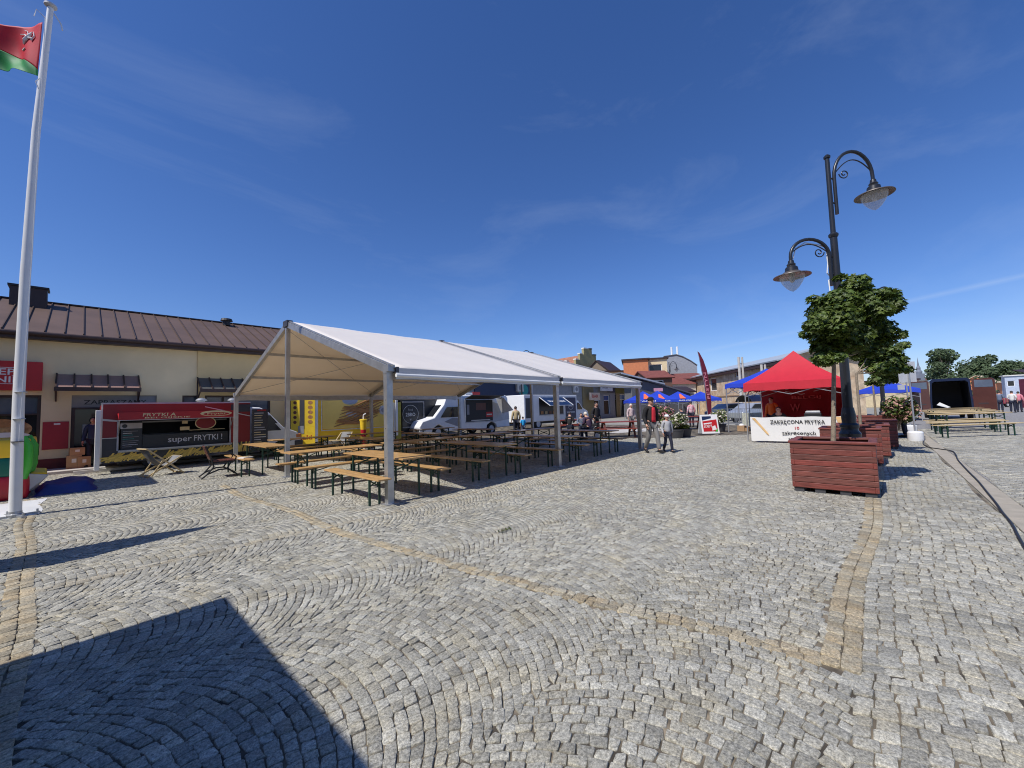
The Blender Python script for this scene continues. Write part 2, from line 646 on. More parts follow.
def thing(name, label, cat, loc=(0, 0, 0), rz=0.0, group=None):
    o = bpy.data.objects.new(name, None)
    o.empty_display_size = 0.1
    col.objects.link(o)
    o.location = loc
    o.rotation_euler = (0, 0, rz)
    return tag(o, label, cat, group)


def dup(src, loc, rz, label, group=None, scale=None):
    def cp_(o, par):
        c = o.copy()
        col.objects.link(c)
        c.parent = par
        for ch in list(o.children):
            cp_(ch, c)
        return c
    c = cp_(src, None)
    c.location = loc
    c.rotation_euler = (0, 0, rz)
    c['label'] = label
    if group:
        c['group'] = group
    if scale:
        c.scale = scale
    return c


def holes_wall(mb, P, right, W, Hh, holes, depth, m, mrev=None):
    """flat wall from P (lower left, seen from its face) with rectangular holes and their reveals"""
    P, right, upv = Vector(P), Vector(right), Vector((0, 0, 1))
    inn = -right.cross(upv).normalized()
    xs = sorted({0, W, *[h[0] for h in holes], *[h[1] for h in holes]})
    zs = sorted({0, Hh, *[h[2] for h in holes], *[h[3] for h in holes]})
    q = lambda x, z, d=0: P + right * x + upv * z + inn * d
    for i in range(len(xs) - 1):
        for j in range(len(zs) - 1):
            cx, cz = (xs[i] + xs[i + 1]) / 2, (zs[j] + zs[j + 1]) / 2
            if any(h[0] < cx < h[1] and h[2] < cz < h[3] for h in holes):
                continue
            mb.quad([q(xs[i], zs[j]), q(xs[i + 1], zs[j]), q(xs[i + 1], zs[j + 1]), q(xs[i], zs[j + 1])], m)
    for a, b, c, d in holes:
        k = mrev or m
        mb.quad([q(a, c), q(a, d), q(a, d, depth), q(a, c, depth)], k)
        mb.quad([q(b, d), q(b, c), q(b, c, depth), q(b, d, depth)], k)
        mb.quad([q(a, d), q(b, d), q(b, d, depth), q(a, d, depth)], k)
        mb.quad([q(b, c), q(a, c), q(a, c, depth), q(b, c, depth)], k)
    return mb


# ------------------------------------------------------------------ ground
def big_sheet(name, pts, z, m):
    b = MB()
    b.quad([(x, y, z) for x, y in pts], m)
    return struct(b.build(name))


big_sheet('ground', [(-900, -900), (1500, -900), (1500, 900), (-900, 900)], -0.020, groundm)
big_sheet('joint_sand', [(-3, -1.12), (30, -1.12), (30, 26), (-3, 26)], -0.0088, jointm)
big_sheet('road', [(-30, -60), (140, -60), (140, -1.42), (-30, -1.42)], -0.012, mat('road bed', (0.25, 0.24, 0.225), 0.9, var=0.2, vscale=5, speck=0.3, bump=0.4, bscale=12))

WB = (5.72 - 0.30) / 4
RA = WB * 0.84
PHM = math.asin(WB / 2 / RA)


STR_LONG = ([(3.02, .275), (8.6, .105), (30, .02)], .19)
STR_CROSS = ([(3.06, .36), (3.0, 1.05), (2.66, 3.0), (2.45, 5.5), (2.36, 8.1), (2.28, 11.4)], .145)
STR_LEFT = ([(-.10, .3), (-.31, 5.5), (-.51, 10.4), (-.83, 18.6)], .19)
STR_FAINT = ([(-.25, 5.95), (2.4, 5.80), (24, 5.86)], .135)


def near_line(x, y, ln):
    pts, w = ln
    ok = np.zeros(x.shape, bool)
    for (x0, y0), (x1, y1) in zip(pts[:-1], pts[1:]):
        dx, dy = x1 - x0, y1 - y0
        L = math.hypot(dx, dy)
        t = ((x - x0) * dx + (y - y0) * dy) / L
        d = np.abs((x - x0) * dy - (y - y0) * dx) / L
        ok |= (t > -.03) & (t < L + .03) & (d < w / 2 - .008)
    return ok


def wave_rows(y0, y1, lam, amp, pitch, x0, x1, skew):
    """courses laid in scalloped waves: every course follows the same curve, stones stand square to it"""
    out = []
    ys = np.linspace(y0, y1, 2400)
    Rr = lam * .64
    tt = np.linspace(-lam, lam, 801)
    raw = np.sqrt(Rr * Rr - (((tt + lam) % lam) - lam / 2) ** 2) - Rr
    ker = np.hanning(25)
    sm = np.convolve(np.pad(raw, 20, mode='wrap'), ker / ker.sum(), 'same')[20:-20]

    def f(y):
        return np.interp((y - y0) % lam, tt, sm)
    def fp(y):
        e = 1e-3
        return (f(y + e) - f(y - e)) / (2 * e)
    arc = np.concatenate([[0], np.cumsum(np.hypot(np.diff(ys), np.diff(f(ys))))])
    T = arc[-1]
    k = 0
    x = x0
    while x < x1:
        n = int(T / rng.uniform(0.072, 0.084))
        cuts = np.linspace(0, T, n + 1)
        cuts[1:-1] += rng.uniform(-0.015, 0.015, n - 1)
        cuts[1:-1] += rng.uniform(-.05, .05)
        cy = np.interp(cuts, arc, ys)
        sl = fp(cy)
        ph = np.arctan(sl)
        dy = -pitch * np.sin(ph) * np.cos(ph) * 0.85
        dy[0] = dy[-1] = 0
        dy[1:-1] += rng.uniform(-0.006, 0.006, n - 1)
        oy = cy + dy
        A = np.stack([x + f(cy), cy], -1)
        B = np.stack([x + pitch + f(oy), oy], -1)
        out.append(np.stack([A[:-1], A[1:], B[1:], B[:-1]], 1))
        x += pitch
    return out


def sett_quads():
    Q = []
    for q in wave_rows(-0.35, -0.35 + 1.86 * 12, 1.86, 0.29, 0.074, -3, 26, 0):
        Q.append(q[q[..., 1].mean(1) > 0.188])
    # straight courses between the planters and the kerb
    for i in range(int(28 / 0.082)):
        x = -3 + i * 0.082
        hi = float(np.interp(x, [3.02, 8.6, 30], [.275, .105, .02])) - .092 if x > 3.0 else .215
        n = max(4, round((hi + 1.10) / .084))
        cuts = np.linspace(-1.10, hi, n + 1)
        cuts[1:-1] += rng.uniform(-0.016, 0.016, n - 1)
        bow = 0.16 * np.sin((cuts + 1.1) / 1.30 * math.pi)
        a = np.stack([x + bow[:-1], cuts[:-1]], -1)
        b = np.stack([x + bow[1:], cuts[1:]], -1)
        q = np.stack([a, b, b + [0.082, 0], a + [0.082, 0]], 1)
        Q.append(q)
    # road beyond the kerb: straight courses too
    for i in range(int(26 / 0.12)):
        x = 4 + i * 0.12
        n = 34
        cuts = np.linspace(-5.6, -1.43, n + 1) + (0.06 if i % 2 else 0)
        cuts = np.minimum(cuts, -1.43)
        a = np.stack([np.full(n, x), cuts[:-1]], -1)
        b = np.stack([np.full(n, x), cuts[1:]], -1)
        Q.append(np.stack([a, b, b + [0.12, 0], a + [0.12, 0]], 1))
    Q = np.concatenate(Q)
    c = Q.mean(1)
    bad = np.zeros(len(c), bool)
    for ln in (STR_LONG, STR_CROSS, STR_LEFT, STR_FAINT):
        bad |= near_line(c[:, 0], c[:, 1], ln)
    Q = Q[~bad]
    return Q


def stripe_quads(faint=False):
    Q = []
    def run(p0, p1, width, rows, L):
        p0, p1 = np.array(p0, float), np.array(p1, float)
        T = np.linalg.norm(p1 - p0)
        d = (p1 - p0) / T
        n = np.array([-d[1], d[0]])
        for r in range(rows):
            w0, w1 = -width / 2 + width * r / rows, -width / 2 + width * (r + 1) / rows
            k = int(T / L)
            cuts = np.linspace(0, T, k + 1)
            cuts[1:-1] += rng.uniform(-0.02, 0.02, k - 1)
            A = p0 + d * cuts[:-1, None]
            B = p0 + d * cuts[1:, None]
            Q.append(np.stack([A + n * w0, B + n * w0, B + n * w1, A + n * w1], 1))
    def line(ln, rows, L):
        pts, w = ln
        for p0, p1 in zip(pts[:-1], pts[1:]):
            run(p0, p1, w, rows, L)
    if faint:
        line(STR_FAINT, 2, 0.09)
    else:
        line(STR_LONG, 2, 0.098)
        line(STR_CROSS, 2, 0.088)
        line(STR_LEFT, 2, 0.098)
    return np.concatenate(Q)


def view_cull(Q, dmax):
    c = Q.mean(1)
    dep = c[:, 0] * st + c[:, 1] * ct
    lat = c[:, 0] * ct - c[:, 1] * st
    ok = (dep > 0.5) & (dep < dmax) & (np.abs(lat) < dep * 1.36 + 0.7)
    return Q[ok], dep[ok]


def build_setts(name, Q, m, joint, dmax, near):
    Q, dep = view_cull(Q, dmax)
    n = len(Q)
    # wander of the whole laying pattern
    ph = Q[..., 0] * 2.1 + Q[..., 1] * 1.3
    Q = Q + np.stack([0.03 * np.sin(ph) + 0.03 * np.sin(Q[..., 1] * 1.7 + Q[..., 0] * .6), 0.03 * np.sin(ph * .7 + 1)], -1)
    Q = Q + rng.normal(0, 0.0042, Q.shape)
    c = Q.mean(1, keepdims=True)
    d = Q - c
    L = np.linalg.norm(d, axis=-1, keepdims=True)
    jn = joint * rng.uniform(0.5, 1.7, (n, 1, 1))
    outer = c + d * np.maximum(0.3, (L - jn) / L)
    # winding check: make counter clockwise
    cr_ = (Q[:, 1, 0] - Q[:, 0, 0]) * (Q[:, 2, 1] - Q[:, 1, 1]) - (Q[:, 1, 1] - Q[:, 0, 1]) * (Q[:, 2, 0] - Q[:, 1, 0])
    outer[cr_ < 0] = outer[cr_ < 0][:, ::-1]
    zt = rng.normal(0, 0.0020, (n, 1)) + rng.normal(0, 0.0014, (n, 4))
    V, F = [], []
    ofs = 0
    for sel, octo in ((dep < near, True), (dep >= near, False)):
        o = outer[sel]
        k = len(o)
        if k == 0:
            continue
        z = zt[sel]
        if octo:
            fr = rng.uniform(0.04, 0.15, (k, 4, 1))
            nx = np.roll(o, -1, 1)
            pv = np.roll(o, 1, 1)
            a = o + (pv - o) * fr
            b = o + (nx - o) * fr
            ring = np.empty((k, 8, 2))
            ring[:, 0::2] = a
            ring[:, 1::2] = b
            zz = np.repeat(z, 2, 1)
            N = 8
        else:
            ring, zz, N = o, z, 4
        cc = ring.mean(1, keepdims=True)
        dd = ring - cc
        LL = np.linalg.norm(dd, axis=-1, keepdims=True)
        def lay(shrink, dz, flat=False):
            xy = cc + dd * np.maximum(0.2, (LL - shrink) / LL)
            return np.concatenate([xy, (zz + dz if not flat else np.full_like(zz, dz))[..., None]], -1)
        if octo:
            rings = [lay(0.006, 0.0005), lay(0.0020, -0.0006), lay(0.0, -0.0038), lay(-0.001, -0.03, True)]
        else:
            rings = [lay(0.004, 0.0), lay(0.0, -0.005), lay(-0.001, -0.02, True)]
        nr = len(rings)
        V.append(np.concatenate(rings, 1).reshape(-1, 3))
        base = ofs + np.arange(k) * N * nr
        top = base[:, None] + np.arange(N)
        F.append(('n', top))
        for r_ in range(nr - 1):
            i0 = np.arange(N)
            i1 = (i0 + 1) % N
            f = np.stack([r_ * N + i1, r_ * N + i0, (r_ + 1) * N + i0, (r_ + 1) * N + i1], -1)
            F.append(('q', (base[:, None, None] + f[None]).reshape(-1, 4)))
        ofs += k * N * nr
    V = np.concatenate(V)
    me = bpy.data.meshes.new(name)
    me.vertices.add(len(V))
    me.vertices.foreach_set('co', V.astype(np.float32).ravel())
    loops = np.concatenate([f.ravel() for _, f in F])
    tot = np.concatenate([np.full(len(f), f.shape[1]) for _, f in F])
    start = np.concatenate([[0], np.cumsum(tot)[:-1]])
    me.loops.add(len(loops))
    me.loops.foreach_set('vertex_index', loops.astype(np.int32))
    me.polygons.add(len(tot))
    me.polygons.foreach_set('loop_start', start.astype(np.int32))
    me.polygons.foreach_set('loop_total', tot.astype(np.int32))
    me.materials.append(m)
    me.update(calc_edges=True)
    me.validate()
    o = bpy.data.objects.new(name, me)
    col.objects.link(o)
    return struct(o)


build_setts('plaza_paving', sett_quads(), granite, 0.0032, 19, 5.5)
build_setts('paving_stripes', stripe_quads(), sandst, 0.0034, 20, 6.0).location.z = .004
build_setts('paving_stripe_faint', stripe_quads(True), sandst2, 0.0034, 20, 6.0).location.z = .004

b = MB()
x = 2.0
while x < 60:
    b.b2((x + 0.004, -1.40, -0.1), (x + 0.996, -1.135, 0.006), kerbm)
    x += 1.0
struct(b.build('kerb', bevel=0.008))
b = MB()
b.b2((-6, 18.75, -0.1), (6.3, 20.6, 0.09), concrete)
struct(b.build('pavement', bevel=0.015))
b = MB()
b.slab([(25.6, 8.2, 0.006), (25.6, 11.2, 0.006), (21.5, 16, 0.006), (21.0, 11.0, 0.006)], 0.02, concrete)
struct(b.build('path'))


# ------------------------------------------------------------------ left shop building (facade at Y = 20)
FY = 20.0
bl = thing('shop_building', 'long cream shop building with brown standing seam metal roof behind the chip truck', 'building', (0, FY, 0))
b = MB()
holes = [(4.3, 7.19, 0.55, 2.5), (7.85, 10.0, 0.09, 2.5), (10.75, 12.1, 0.8, 2.5)]
holes_wall(b, (-8, 0, 0), (1, 0, 0), 11.2, 4.5, holes, 0.22, cream)
holes_wall(b, (3.2, -0.05, 0), (1, 0, 0), 10.8, 4.42, [(0.25, 2.6, 0.8, 2.5), (3.4, 5.2, 0.1, 2.5)], 0.22, ochre)
b.quad([(3.2, 0, 0), (3.2, -0.05, 0), (3.2, -0.05, 4.42), (3.2, 0, 4.42)], ochre)
b.quad([(14, -0.05, 0), (14, 8, 0), (14, 8, 4.4), (14, -0.05, 4.4)], ochre)
b.quad([(-8, 8, 0), (-8, 0, 0), (-8, 0, 4.5), (-8, 8, 4.5)], cream)
b.quad([(14, -0.05, 4.4), (14, 8, 4.4), (14, 4, 6.2)], ochre)
b.build('wall', bl)
b = MB()
b.b2((-8, -0.03, 0.0), (-0.16, -0.002, 0.42), plinth)
b.build('plinth', bl)
b = MB()
def roofz(y):
    return 4.52 + (y + 0.35) * 0.415
b.slab([(-8.3, -0.35, 4.52), (14.2, -0.35, 4.52), (14.2, 4.1, roofz(4.1)), (-8.3, 4.1, roofz(4.1))], 0.06, roofbr)
b.slab([(-8.3, 4.1, roofz(4.1)), (14.2, 4.1, roofz(4.1)), (14.2, 8.5, 4.5), (-8.3, 8.5, 4.5)], 0.06, roofbr)
xx = -8.1
while xx < 14:
    b.bar((xx, -0.34, 4.545), (xx, 4.08, roofz(4.08) + 0.025), 0.025, 0.05, mat('seam metal', (.08, .05, .036), .6, .05))
    xx += 0.43
b.bar((-8.3, 4.1, roofz(4.1) + 0.02), (14.2, 4.1, roofz(4.1) + 0.02), 0.2, 0.05, roofdk)
rf = b.build('roof', bl)
b = MB()
b.tube([(-8.3, -0.42, 4.44), (14.2, -0.42, 4.44)], 0.07, roofdk, 10)
b.b2((-8.3, -0.36, 4.28), (14.2, -0.02, 4.44), roofdk)
b.build('gutter', bl)
for (cx, cy, w, h) in ((-1.35, 3.4, 0.9, 0.95), (-3.4, 3.4, 0.6, 0.6)):
    b = MB()
    b.b2((cx - w / 2, cy - 0.3, 5.4), (cx + w / 2, cy + 0.3, 6.25 + h * 0.45), roofdk)
    b.b2((cx - w / 2 - 0.05, cy - 0.35, 6.25 + h * 0.45), (cx + w / 2 + 0.05, cy + 0.35, 6.32 + h * 0.45), black)
    b.build('chimney', rf)
b = MB()
b.lathe([(0.16, 0), (0.16, 0.22), (0.26, 0.22), (0.22, 0.33), (0.0, 0.36)], black, 14, (4.9, 3.6, roofz(3.6)))
b.build('roof_vent', rf)
# shop window with food pictures
w = MB()
w.b2((-3.7, 0.06, 0.55), (-0.81, 0.20, 0.62), roofdk); w.b2((-3.7, 0.06, 2.43), (-0.81, 0.20, 2.5), roofdk)
w.b2((-3.7, 0.06, 0.62), (-3.62, 0.20, 2.43), roofdk); w.b2((-0.89, 0.06, 0.62), (-0.81, 0.20, 2.43), roofdk)
w.b2((-3.62, 0.08, 1.86), (-0.89, 0.18, 1.91), roofdk); w.b2((-2.28, 0.08, 0.62), (-2.22, 0.18, 2.43), roofdk)
wf = w.build('window', bl)
w = MB()
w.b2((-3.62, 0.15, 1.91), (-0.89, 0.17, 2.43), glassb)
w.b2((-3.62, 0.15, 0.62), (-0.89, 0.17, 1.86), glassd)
w.build('pane', wf)
w = MB()
def disc(mb, c, rx, rz_, m, n=24, depth=0.004, ny=-1):
    vs = [(c[0] + rx * math.cos(2 * math.pi * k / n), c[1], c[2] + rz_ * math.sin(2 * math.pi * k / n)) for k in range(n)]
    vs2 = [(v[0], v[1] + ny * depth, v[2]) for v in vs]
    mb.add(vs + vs2, [tuple(range(n, 2 * n))] + [(k, (k + 1) % n, n + (k + 1) % n, n + k) for k in range(n)], m)
disc(w, (-1.5, 0.148, 1.42), 0.52, 0.30, meat); disc(w, (-1.55, 0.142, 1.2), 0.55, 0.13, white); disc(w, (-1.6, 0.136, 1.62), 0.28, 0.13, bread)
disc(w, (-1.3, 0.136, 1.05), 0.2, 0.13, lemon); disc(w, (-2.7, 0.148, 1.3), 0.35, 0.4, meat)
w.build('food_picture', wf)
# door
d = MB()
d.b2((-0.15, 0.10, 2.02), (2.0, 0.20, 2.5), greyr)
d.b2((-0.15, 0.06, 0.09), (-0.06, 0.2, 2.02), roofdk); d.b2((1.93, 0.06, 0.09), (2.0, 0.2, 2.02), roofdk)
d.b2((0.9, 0.08, 0.09), (0.97, 0.2, 2.02), roofdk); d.b2((-0.15, 0.06, 2.02), (2.0, 0.099, 2.08), roofdk)
d.text('ZAPRASZAMY', (0.93, 0.099, 2.26), (1, 0, 0), (0, 0, 1), 0.15, blackp, 1.6)
dr = d.build('door', bl)
d = MB()
d.b2((-0.06, 0.15, 0.09), (0.9, 0.19, 2.02), glassd); d.b2((0.97, 0.15, 0.09), (1.93, 0.19, 2.02), glassd)
d.build('pane', dr)
d = MB()
d.b2((0.12, 0.13, 0.85), (0.42, 0.148, 1.5), greyj)
d.build('notice', dr)
# right hand windows
for x0, x1 in ((2.75, 4.1), (3.45, 5.8)):
    w = MB()
    y = 0.0 if x0 < 3 else -0.05
    w.b2((x0, y + .05, 0.8), (x0 + .07, y + .2, 2.5), roofdk); w.b2((x1 - .07, y + .05, 0.8), (x1, y + .2, 2.5), roofdk)
    w.b2((x0 + .07, y + .05, 2.43), (x1 - .07, y + .2, 2.5), roofdk); w.b2((x0 + .07, y + .05, .8), (x1 - .07, y + .2, .87), roofdk)
    wf = w.build('window', bl)
    w = MB()
    w.b2((x0 + .07, y + .12, .87), (x1 - .07, y + .15, 2.43), glassb)
    w.build('pane', wf)
w = MB()
w.b2((6.6, 0.1, 0.1), (8.4, 0.16, 2.5), glassd)
w.build('door_glass', bl)


def awning(x0, x1, m, label):
    t = thing('door_awning', label, 'awning', (0, FY - 0.002, 0))
    b = MB()
    y1 = -0.75
    yo = -0.05 if x0 > 3 else 0.0
    b.slab([(x0, y1, 2.70), (x1, y1, 2.70), (x1, yo, 3.2), (x0, yo, 3.2)], 0.03, m)
    b.build('roof_sheet', t)
    b = MB()
    n = 5
    for k in range(n + 1):
        xk = x0 + (x1 - x0) * k / n
        b.bar((xk, y1, 2.72), (xk, yo, 3.22), 0.04, 0.05, roofdk)
    b.b2((x0 - 0.03, y1 - 0.04, 2.60), (x1 + 0.03, y1, 2.73), roofdk)
    b.bar((x0, yo - .03, 2.3), (x0, y1 + .05, 2.66), 0.04, 0.04, roofdk); b.bar((x1, yo - .03, 2.3), (x1, y1 + .05, 2.66), 0.04, 0.04, roofdk)
    b.bar((x0, yo - .03, 2.3), (x0, yo - .03, 3.15), 0.04, 0.04, roofdk); b.bar((x1, yo - .03, 2.3), (x1, yo - .03, 3.15), 0.04, 0.04, roofdk)
    b.build('frame', t)


awning(-0.50, 1.48, mat('awning sheet', (0.33, 0.20, 0.165), 0.45, 0.1), 'brown sheet metal awning above the shop door')
awning(3.2, 5.1, mat('awning sheet dull', (0.12, 0.12, 0.11), 0.5, 0.2), 'dark grey metal awning on the wall above the chip truck')

t = thing('shop_sign', 'red rectangular shop sign with white lettering over the shop window', 'shop sign', (0, FY, 0))
b = MB()
b.b2((-3.6, -0.16, 2.64), (-0.80, -0.003, 3.56), red)
b.build('sign_box', t, bevel=0.01)
b = MB()
b.text('SKLEP', (-1.78, -0.161, 3.22), (1, 0, 0), (0, 0, 1), 0.20, white, 0.85)
b.text('PIERNIKI', (-1.74, -0.161, 2.98), (1, 0, 0), (0, 0, 1), 0.19, white, 1.18)
b.b2((-2.4, -0.165, 3.345), (-1.18, -0.161, 3.36), white); b.b2((-2.4, -0.165, 2.835), (-1.18, -0.161, 2.85), white); b.b2((-1.42, -0.165, 3.10), (-1.18, -0.161, 3.115), white)
b.build('lettering', t)
b = MB()
b.b2((-0.76, FY - 0.025, 0.72), (-0.19, FY - 0.003, 1.62), mat('red poster', (0.36, 0.015, 0.03), 0.5))
b.b2((-0.52, FY - 0.029, 1.52), (-0.38, FY - 0.025, 1.57), white)
tag(b.build('wall_poster'), 'plain red poster panel on the cream wall beside the shop door', 'poster')

for i, (px_, s, z0, lab) in enumerate(((74, (0.34, 0.3, 0.42), 0.09, 'taller brown cardboard box by the dark shop door'), (76.5, (0.34, 0.26, 0.24), 0.51, 'small brown cardboard box on top of the taller box by the shop door'),
                                  (83, (0.3, 0.3, 0.36), 0.09, 'lower brown cardboard box between the taller box and the chip truck'))):
    p = atY(px_, 462, FY - 0.55)
    b = MB()
    b.box((0, 0, s[2] / 2), s, cardb); b.box((0, 0, s[2] + 0.002), (s[0] * 0.98, 0.05, 0.004), beige)
    b.box((0, -s[1] / 2 - 0.002, s[2] * .6), (s[0] * .3, 0.004, s[2] * .3), offwhite)
    o = tag(b.build('cardboard_box'), lab, 'box', 'cardboard boxes by the shop door')
    o.location = (p.x, FY - 0.55, z0)
    o.rotation_euler = (0, 0, 0.1 * i)


# ------------------------------------------------------------------ vehicles
def wheel(par, x, y, r=0.34, w=0.22):
    b = MB()
    M = Matrix.Translation((x, y, r)) @ Matrix.Rotation(R(90), 4, 'X')
    b.lathe([(r * .62, -w / 2), (r * .95, -w / 2), (r, -w * .32), (r, w * .32), (r * .95, w / 2), (r * .62, w / 2), (r * .62, -w / 2)], tyre, 24, M=M)
    wh = b.build('wheel', par, smooth=40)
    b = MB()
    b.lathe([(0, -w * .40), (r * .3, -w * .42), (r * .55, -w * .34), (r * .62, -w * .45), (r * .62, w * .45), (r * .55, w * .34), (r * .3, w * .42), (0, w * .40)], ltgrey, 20, M=M)
    b.build('rim', wh, smooth=30)


def chip_truck():
    t = thing('food_truck', 'red and black chip truck with white cab and open serving hatch', 'food truck', (0, 17.3, 0))
    b = MB()
    x0, x1, z0, z1, D = 0.5, 4.36, 0.30, 2.10, 2.15
    holes_wall(b, (x0, 0, z0), (1, 0, 0), x1 - x0, z1 - z0, [(0.37, 3.25, 0.36, 1.28)], 0.05, darkred)
    b.quad([(x0, D, z0), (x0, 0, z0), (x0, 0, z1), (x0, D, z1)], darkred)
    b.quad([(x1, 0, z0), (x1, D, z0), (x1, D, z1), (x1, 0, z1)], darkred)
    b.quad([(x1, D, z0), (x0, D, z0), (x0, D, z1), (x1, D, z1)], darkred)
    b.quad([(x0, 0, z1), (x1, 0, z1), (x1, D, z1), (x0, D, z1)], ltgrey)
    b.quad([(x0, D, z0), (x1, D, z0), (x1, 0, z0), (x0, 0, z0)], dgrey)
    b.build('box_body', t)
    b = MB()
    b.b2((x0 + .03, 0.25, 0.62), (x1 - .03, 0.30, 0.66), dgrey); b.b2((x0 + .03, D - .1, z0 + .03), (x1 - .03, D - .06, z1 - .03), dgrey)
    b.b2((1.5, 1.2, 0.9), (3.4, 1.25, 1.0), steel); b.b2((1.0, D - .5, .4), (3.6, D - .12, 1.1), grey)
    b.build('kitchen', t)
    b = MB()
    # black lower panels and the painted chips
    b.b2((x0 - .003, -0.012, 0.30), (x1, -0.003, 0.66), dgrey)
    b.b2((x0, -0.012, 0.662), (0.86, -0.003, 1.05), dgrey)
    b.b2((x0, -0.016, 1.05), (0.86, -0.003, 1.075), offwhite)
    b.b2((3.76, -0.012, 1.78), (x1, -0.003, 2.05), dgrey)
    b.slab([(x0, -0.016, 1.60), (.86, -0.016, 1.55), (.86, -0.016, 1.60), (x0, -0.016, 1.66)], 0.01, offwhite)
    b.slab([(3.0, -0.016, 1.97), (x1, -0.016, 1.60), (x1, -0.016, 1.63), (3.0, -0.016, 2.0)], 0.01, offwhite)
    b.build('side_panel', t)
    b = MB()
    for k in range(170):
        cx = random.uniform(x0 + .05, x1 - .05)
        if 1.45 < cx < 2.02 and random.random() < 0.8:
            continue
        ln = random.uniform(.18, .36)
        a = random.choice([random.uniform(-.3, .5), random.uniform(.5, 1.3)]) if cx < 2 else random.uniform(0.2, 1.1)
        if cx > 3.8:
            a = random.uniform(1.2, 1.9)
        cz = random.uniform(0.36, 0.52)
        dx, dz = math.cos(a) * ln / 2, math.sin(a) * ln / 2
        zc = min(max(cz, 0.33 + abs(dz)), 0.78 - abs(dz) + (0.15 if cx > 3.8 else 0))
        b.bar((cx - dx, -0.014 - .0006 * k % 0.02, zc - dz), (cx + dx, -0.014 - .0006 * k % 0.02, zc + dz), 0.008, 0.042, fry, upv=(0, 0, 1))
    b.build('painted_chips', t)
    # hatch awning
    b = MB()
    hx0, hx1 = 0.83, 3.75
    b.slab([(hx0, -0.62, 1.66), (hx1, -0.62, 1.66), (hx1, -0.02, 1.82), (hx0, -0.02, 1.82)], 0.03, red)
    b.b2((hx0, -0.66, 1.60), (hx1, -0.62, 1.83), red)
    b.b2((hx0, -0.664, 1.585), (hx1, -0.62, 1.60), offwhite)
    h = b.build('hatch_flap', t)
    b = MB()
    b.text('FRYTKI A', (1.75, -0.661, 1.745), (1, 0, 0), (0.15, 0, 1), 0.10, goldt, 0.78)
    b.text('BELGIJSKIE', (1.95, -0.661, 1.645), (1, 0, 0), (0.15, 0, 1), 0.06, goldt, 1.1)
    for k in range(24):
        pass
    b.build('lettering', h)
    b = MB()
    M = Matrix.Translation((3.2, -0.665, 1.74)) @ Matrix.Rotation(R(90), 4, 'X')
    b.lathe([(0.0, 0.0), (0.44, 0.0), (0.44, 0.004), (0, 0.004)], goldt, 24, M=M @ Matrix.Diagonal((1, .22, 1, 1)))
    b.lathe([(0.0, 0.004), (0.36, 0.004), (0.36, 0.007), (0, 0.007)], red, 24, M=M @ Matrix.Translation((0, -.02, 0)) @ Matrix.Diagonal((1, .16, 1, 1)))
    b.text('Frytki', (3.2, -0.674, 1.72), (1, 0, 0), (0, 0, 1), 0.07, goldt, 0.5)
    b.build('oval_logo', h)
    for xx in (hx0 + .03, hx1 - .03):
        b = MB()
        b.tube([(xx, -0.55, 1.66), (xx, -0.01, 1.1)], 0.012, steel, 6)
        b.build('strut', h)
    # counter with chalk board
    b = MB()
    b.b2((0.86, -0.22, 0.64), (3.76, 0.02, 0.68), steel)
    b.b2((0.86, -0.04, 0.60), (3.76, -0.015, 0.64), ltgrey)
    b.b2((0.83, -0.03, .66), (0.87, .03, 1.58), ltgrey); b.b2((3.72, -0.03, .66), (3.76, .03, 1.58), ltgrey)
    b.build('counter', t)
    b = MB()
    b.b2((1.42, 0.06, 0.69), (3.7, 0.09, 1.10), blackp)
    cb = b.build('chalkboard', t)
    b = MB()
    b.text('super', (2.35, 0.058, 0.86), (1, 0, 0), (0, 0, 1), 0.19, chalk, 0.62)
    b.text('FRYTKI !', (3.12, 0.058, 0.92), (1, 0, 0), (0, 0, 1), 0.20, chalk, 0.80)
    b.build('lettering', cb)
    b = MB()
    b.b2((0.92, 0.0, 0.69), (1.40, 0.03, 1.54), blackp)
    b.b2((0.90, -0.004, 1.33), (1.40, 0.0, 1.50), ltgrey)
    disc(b, (1.0, -0.005, 1.415), 0.06, 0.06, blackp)
    for k in range(9):
        b.b2((0.96, -0.004, 1.24 - k * .06), (0.96 + random.uniform(.2, .38), -0.0, 1.255 - k * .06), random.choice([grey, chalk, teal]))
    b.build('menu_board', t)
    b = MB()
    disc(b, (3.05, 0.13, 1.42), 0.30, 0.22, goldt); disc(b, (3.05, 0.125, 1.42), 0.27, 0.19, darkred)
    b.b2((2.6, .1, 1.18), (3.6, .13, 1.2), goldt)
    b.b2((2.35, .1, 1.2), (2.6, .13, 1.32), goldt); b.b2((2.4, .1, 1.42), (2.55, .13, 1.52), goldt); b.b2((1.42, .3, 1.5), (3.7, .34, 1.55), grey)
    b.build('inner_sign', t)
    # tall price board, right
    b = MB()
    b.b2((4.40, -0.10, 0.30), (4.92, -0.06, 1.86), dgrey)
    pb = b.build('price_board', t)
    b = MB()
    b.b2((4.56, -0.104, 1.79), (4.86, -0.10, 1.84), red)
    for k in range(15):
        b.b2((4.47, -0.104, 1.70 - k * .09), (4.47 + random.uniform(.22, .40), -0.10, 1.725 - k * .09), random.choice([chalk, ltgrey, goldt]))
    b.build('price_lines', pb)
    # left end door
    b = MB()
    b.b2((0.36, -0.30, 0.14), (0.47, -0.02, 1.92), white)
    b.build('end_door', t, bevel=0.01)
    b = MB()
    b.b2((x0 - .02, -.02, z0), (x0 + .015, .01, z1 + .02), offwhite); b.b2((x0 - .02, -.03, z1), (x1, .03, z1 + .045), ltgrey)
    b.build('edge_trim', t)
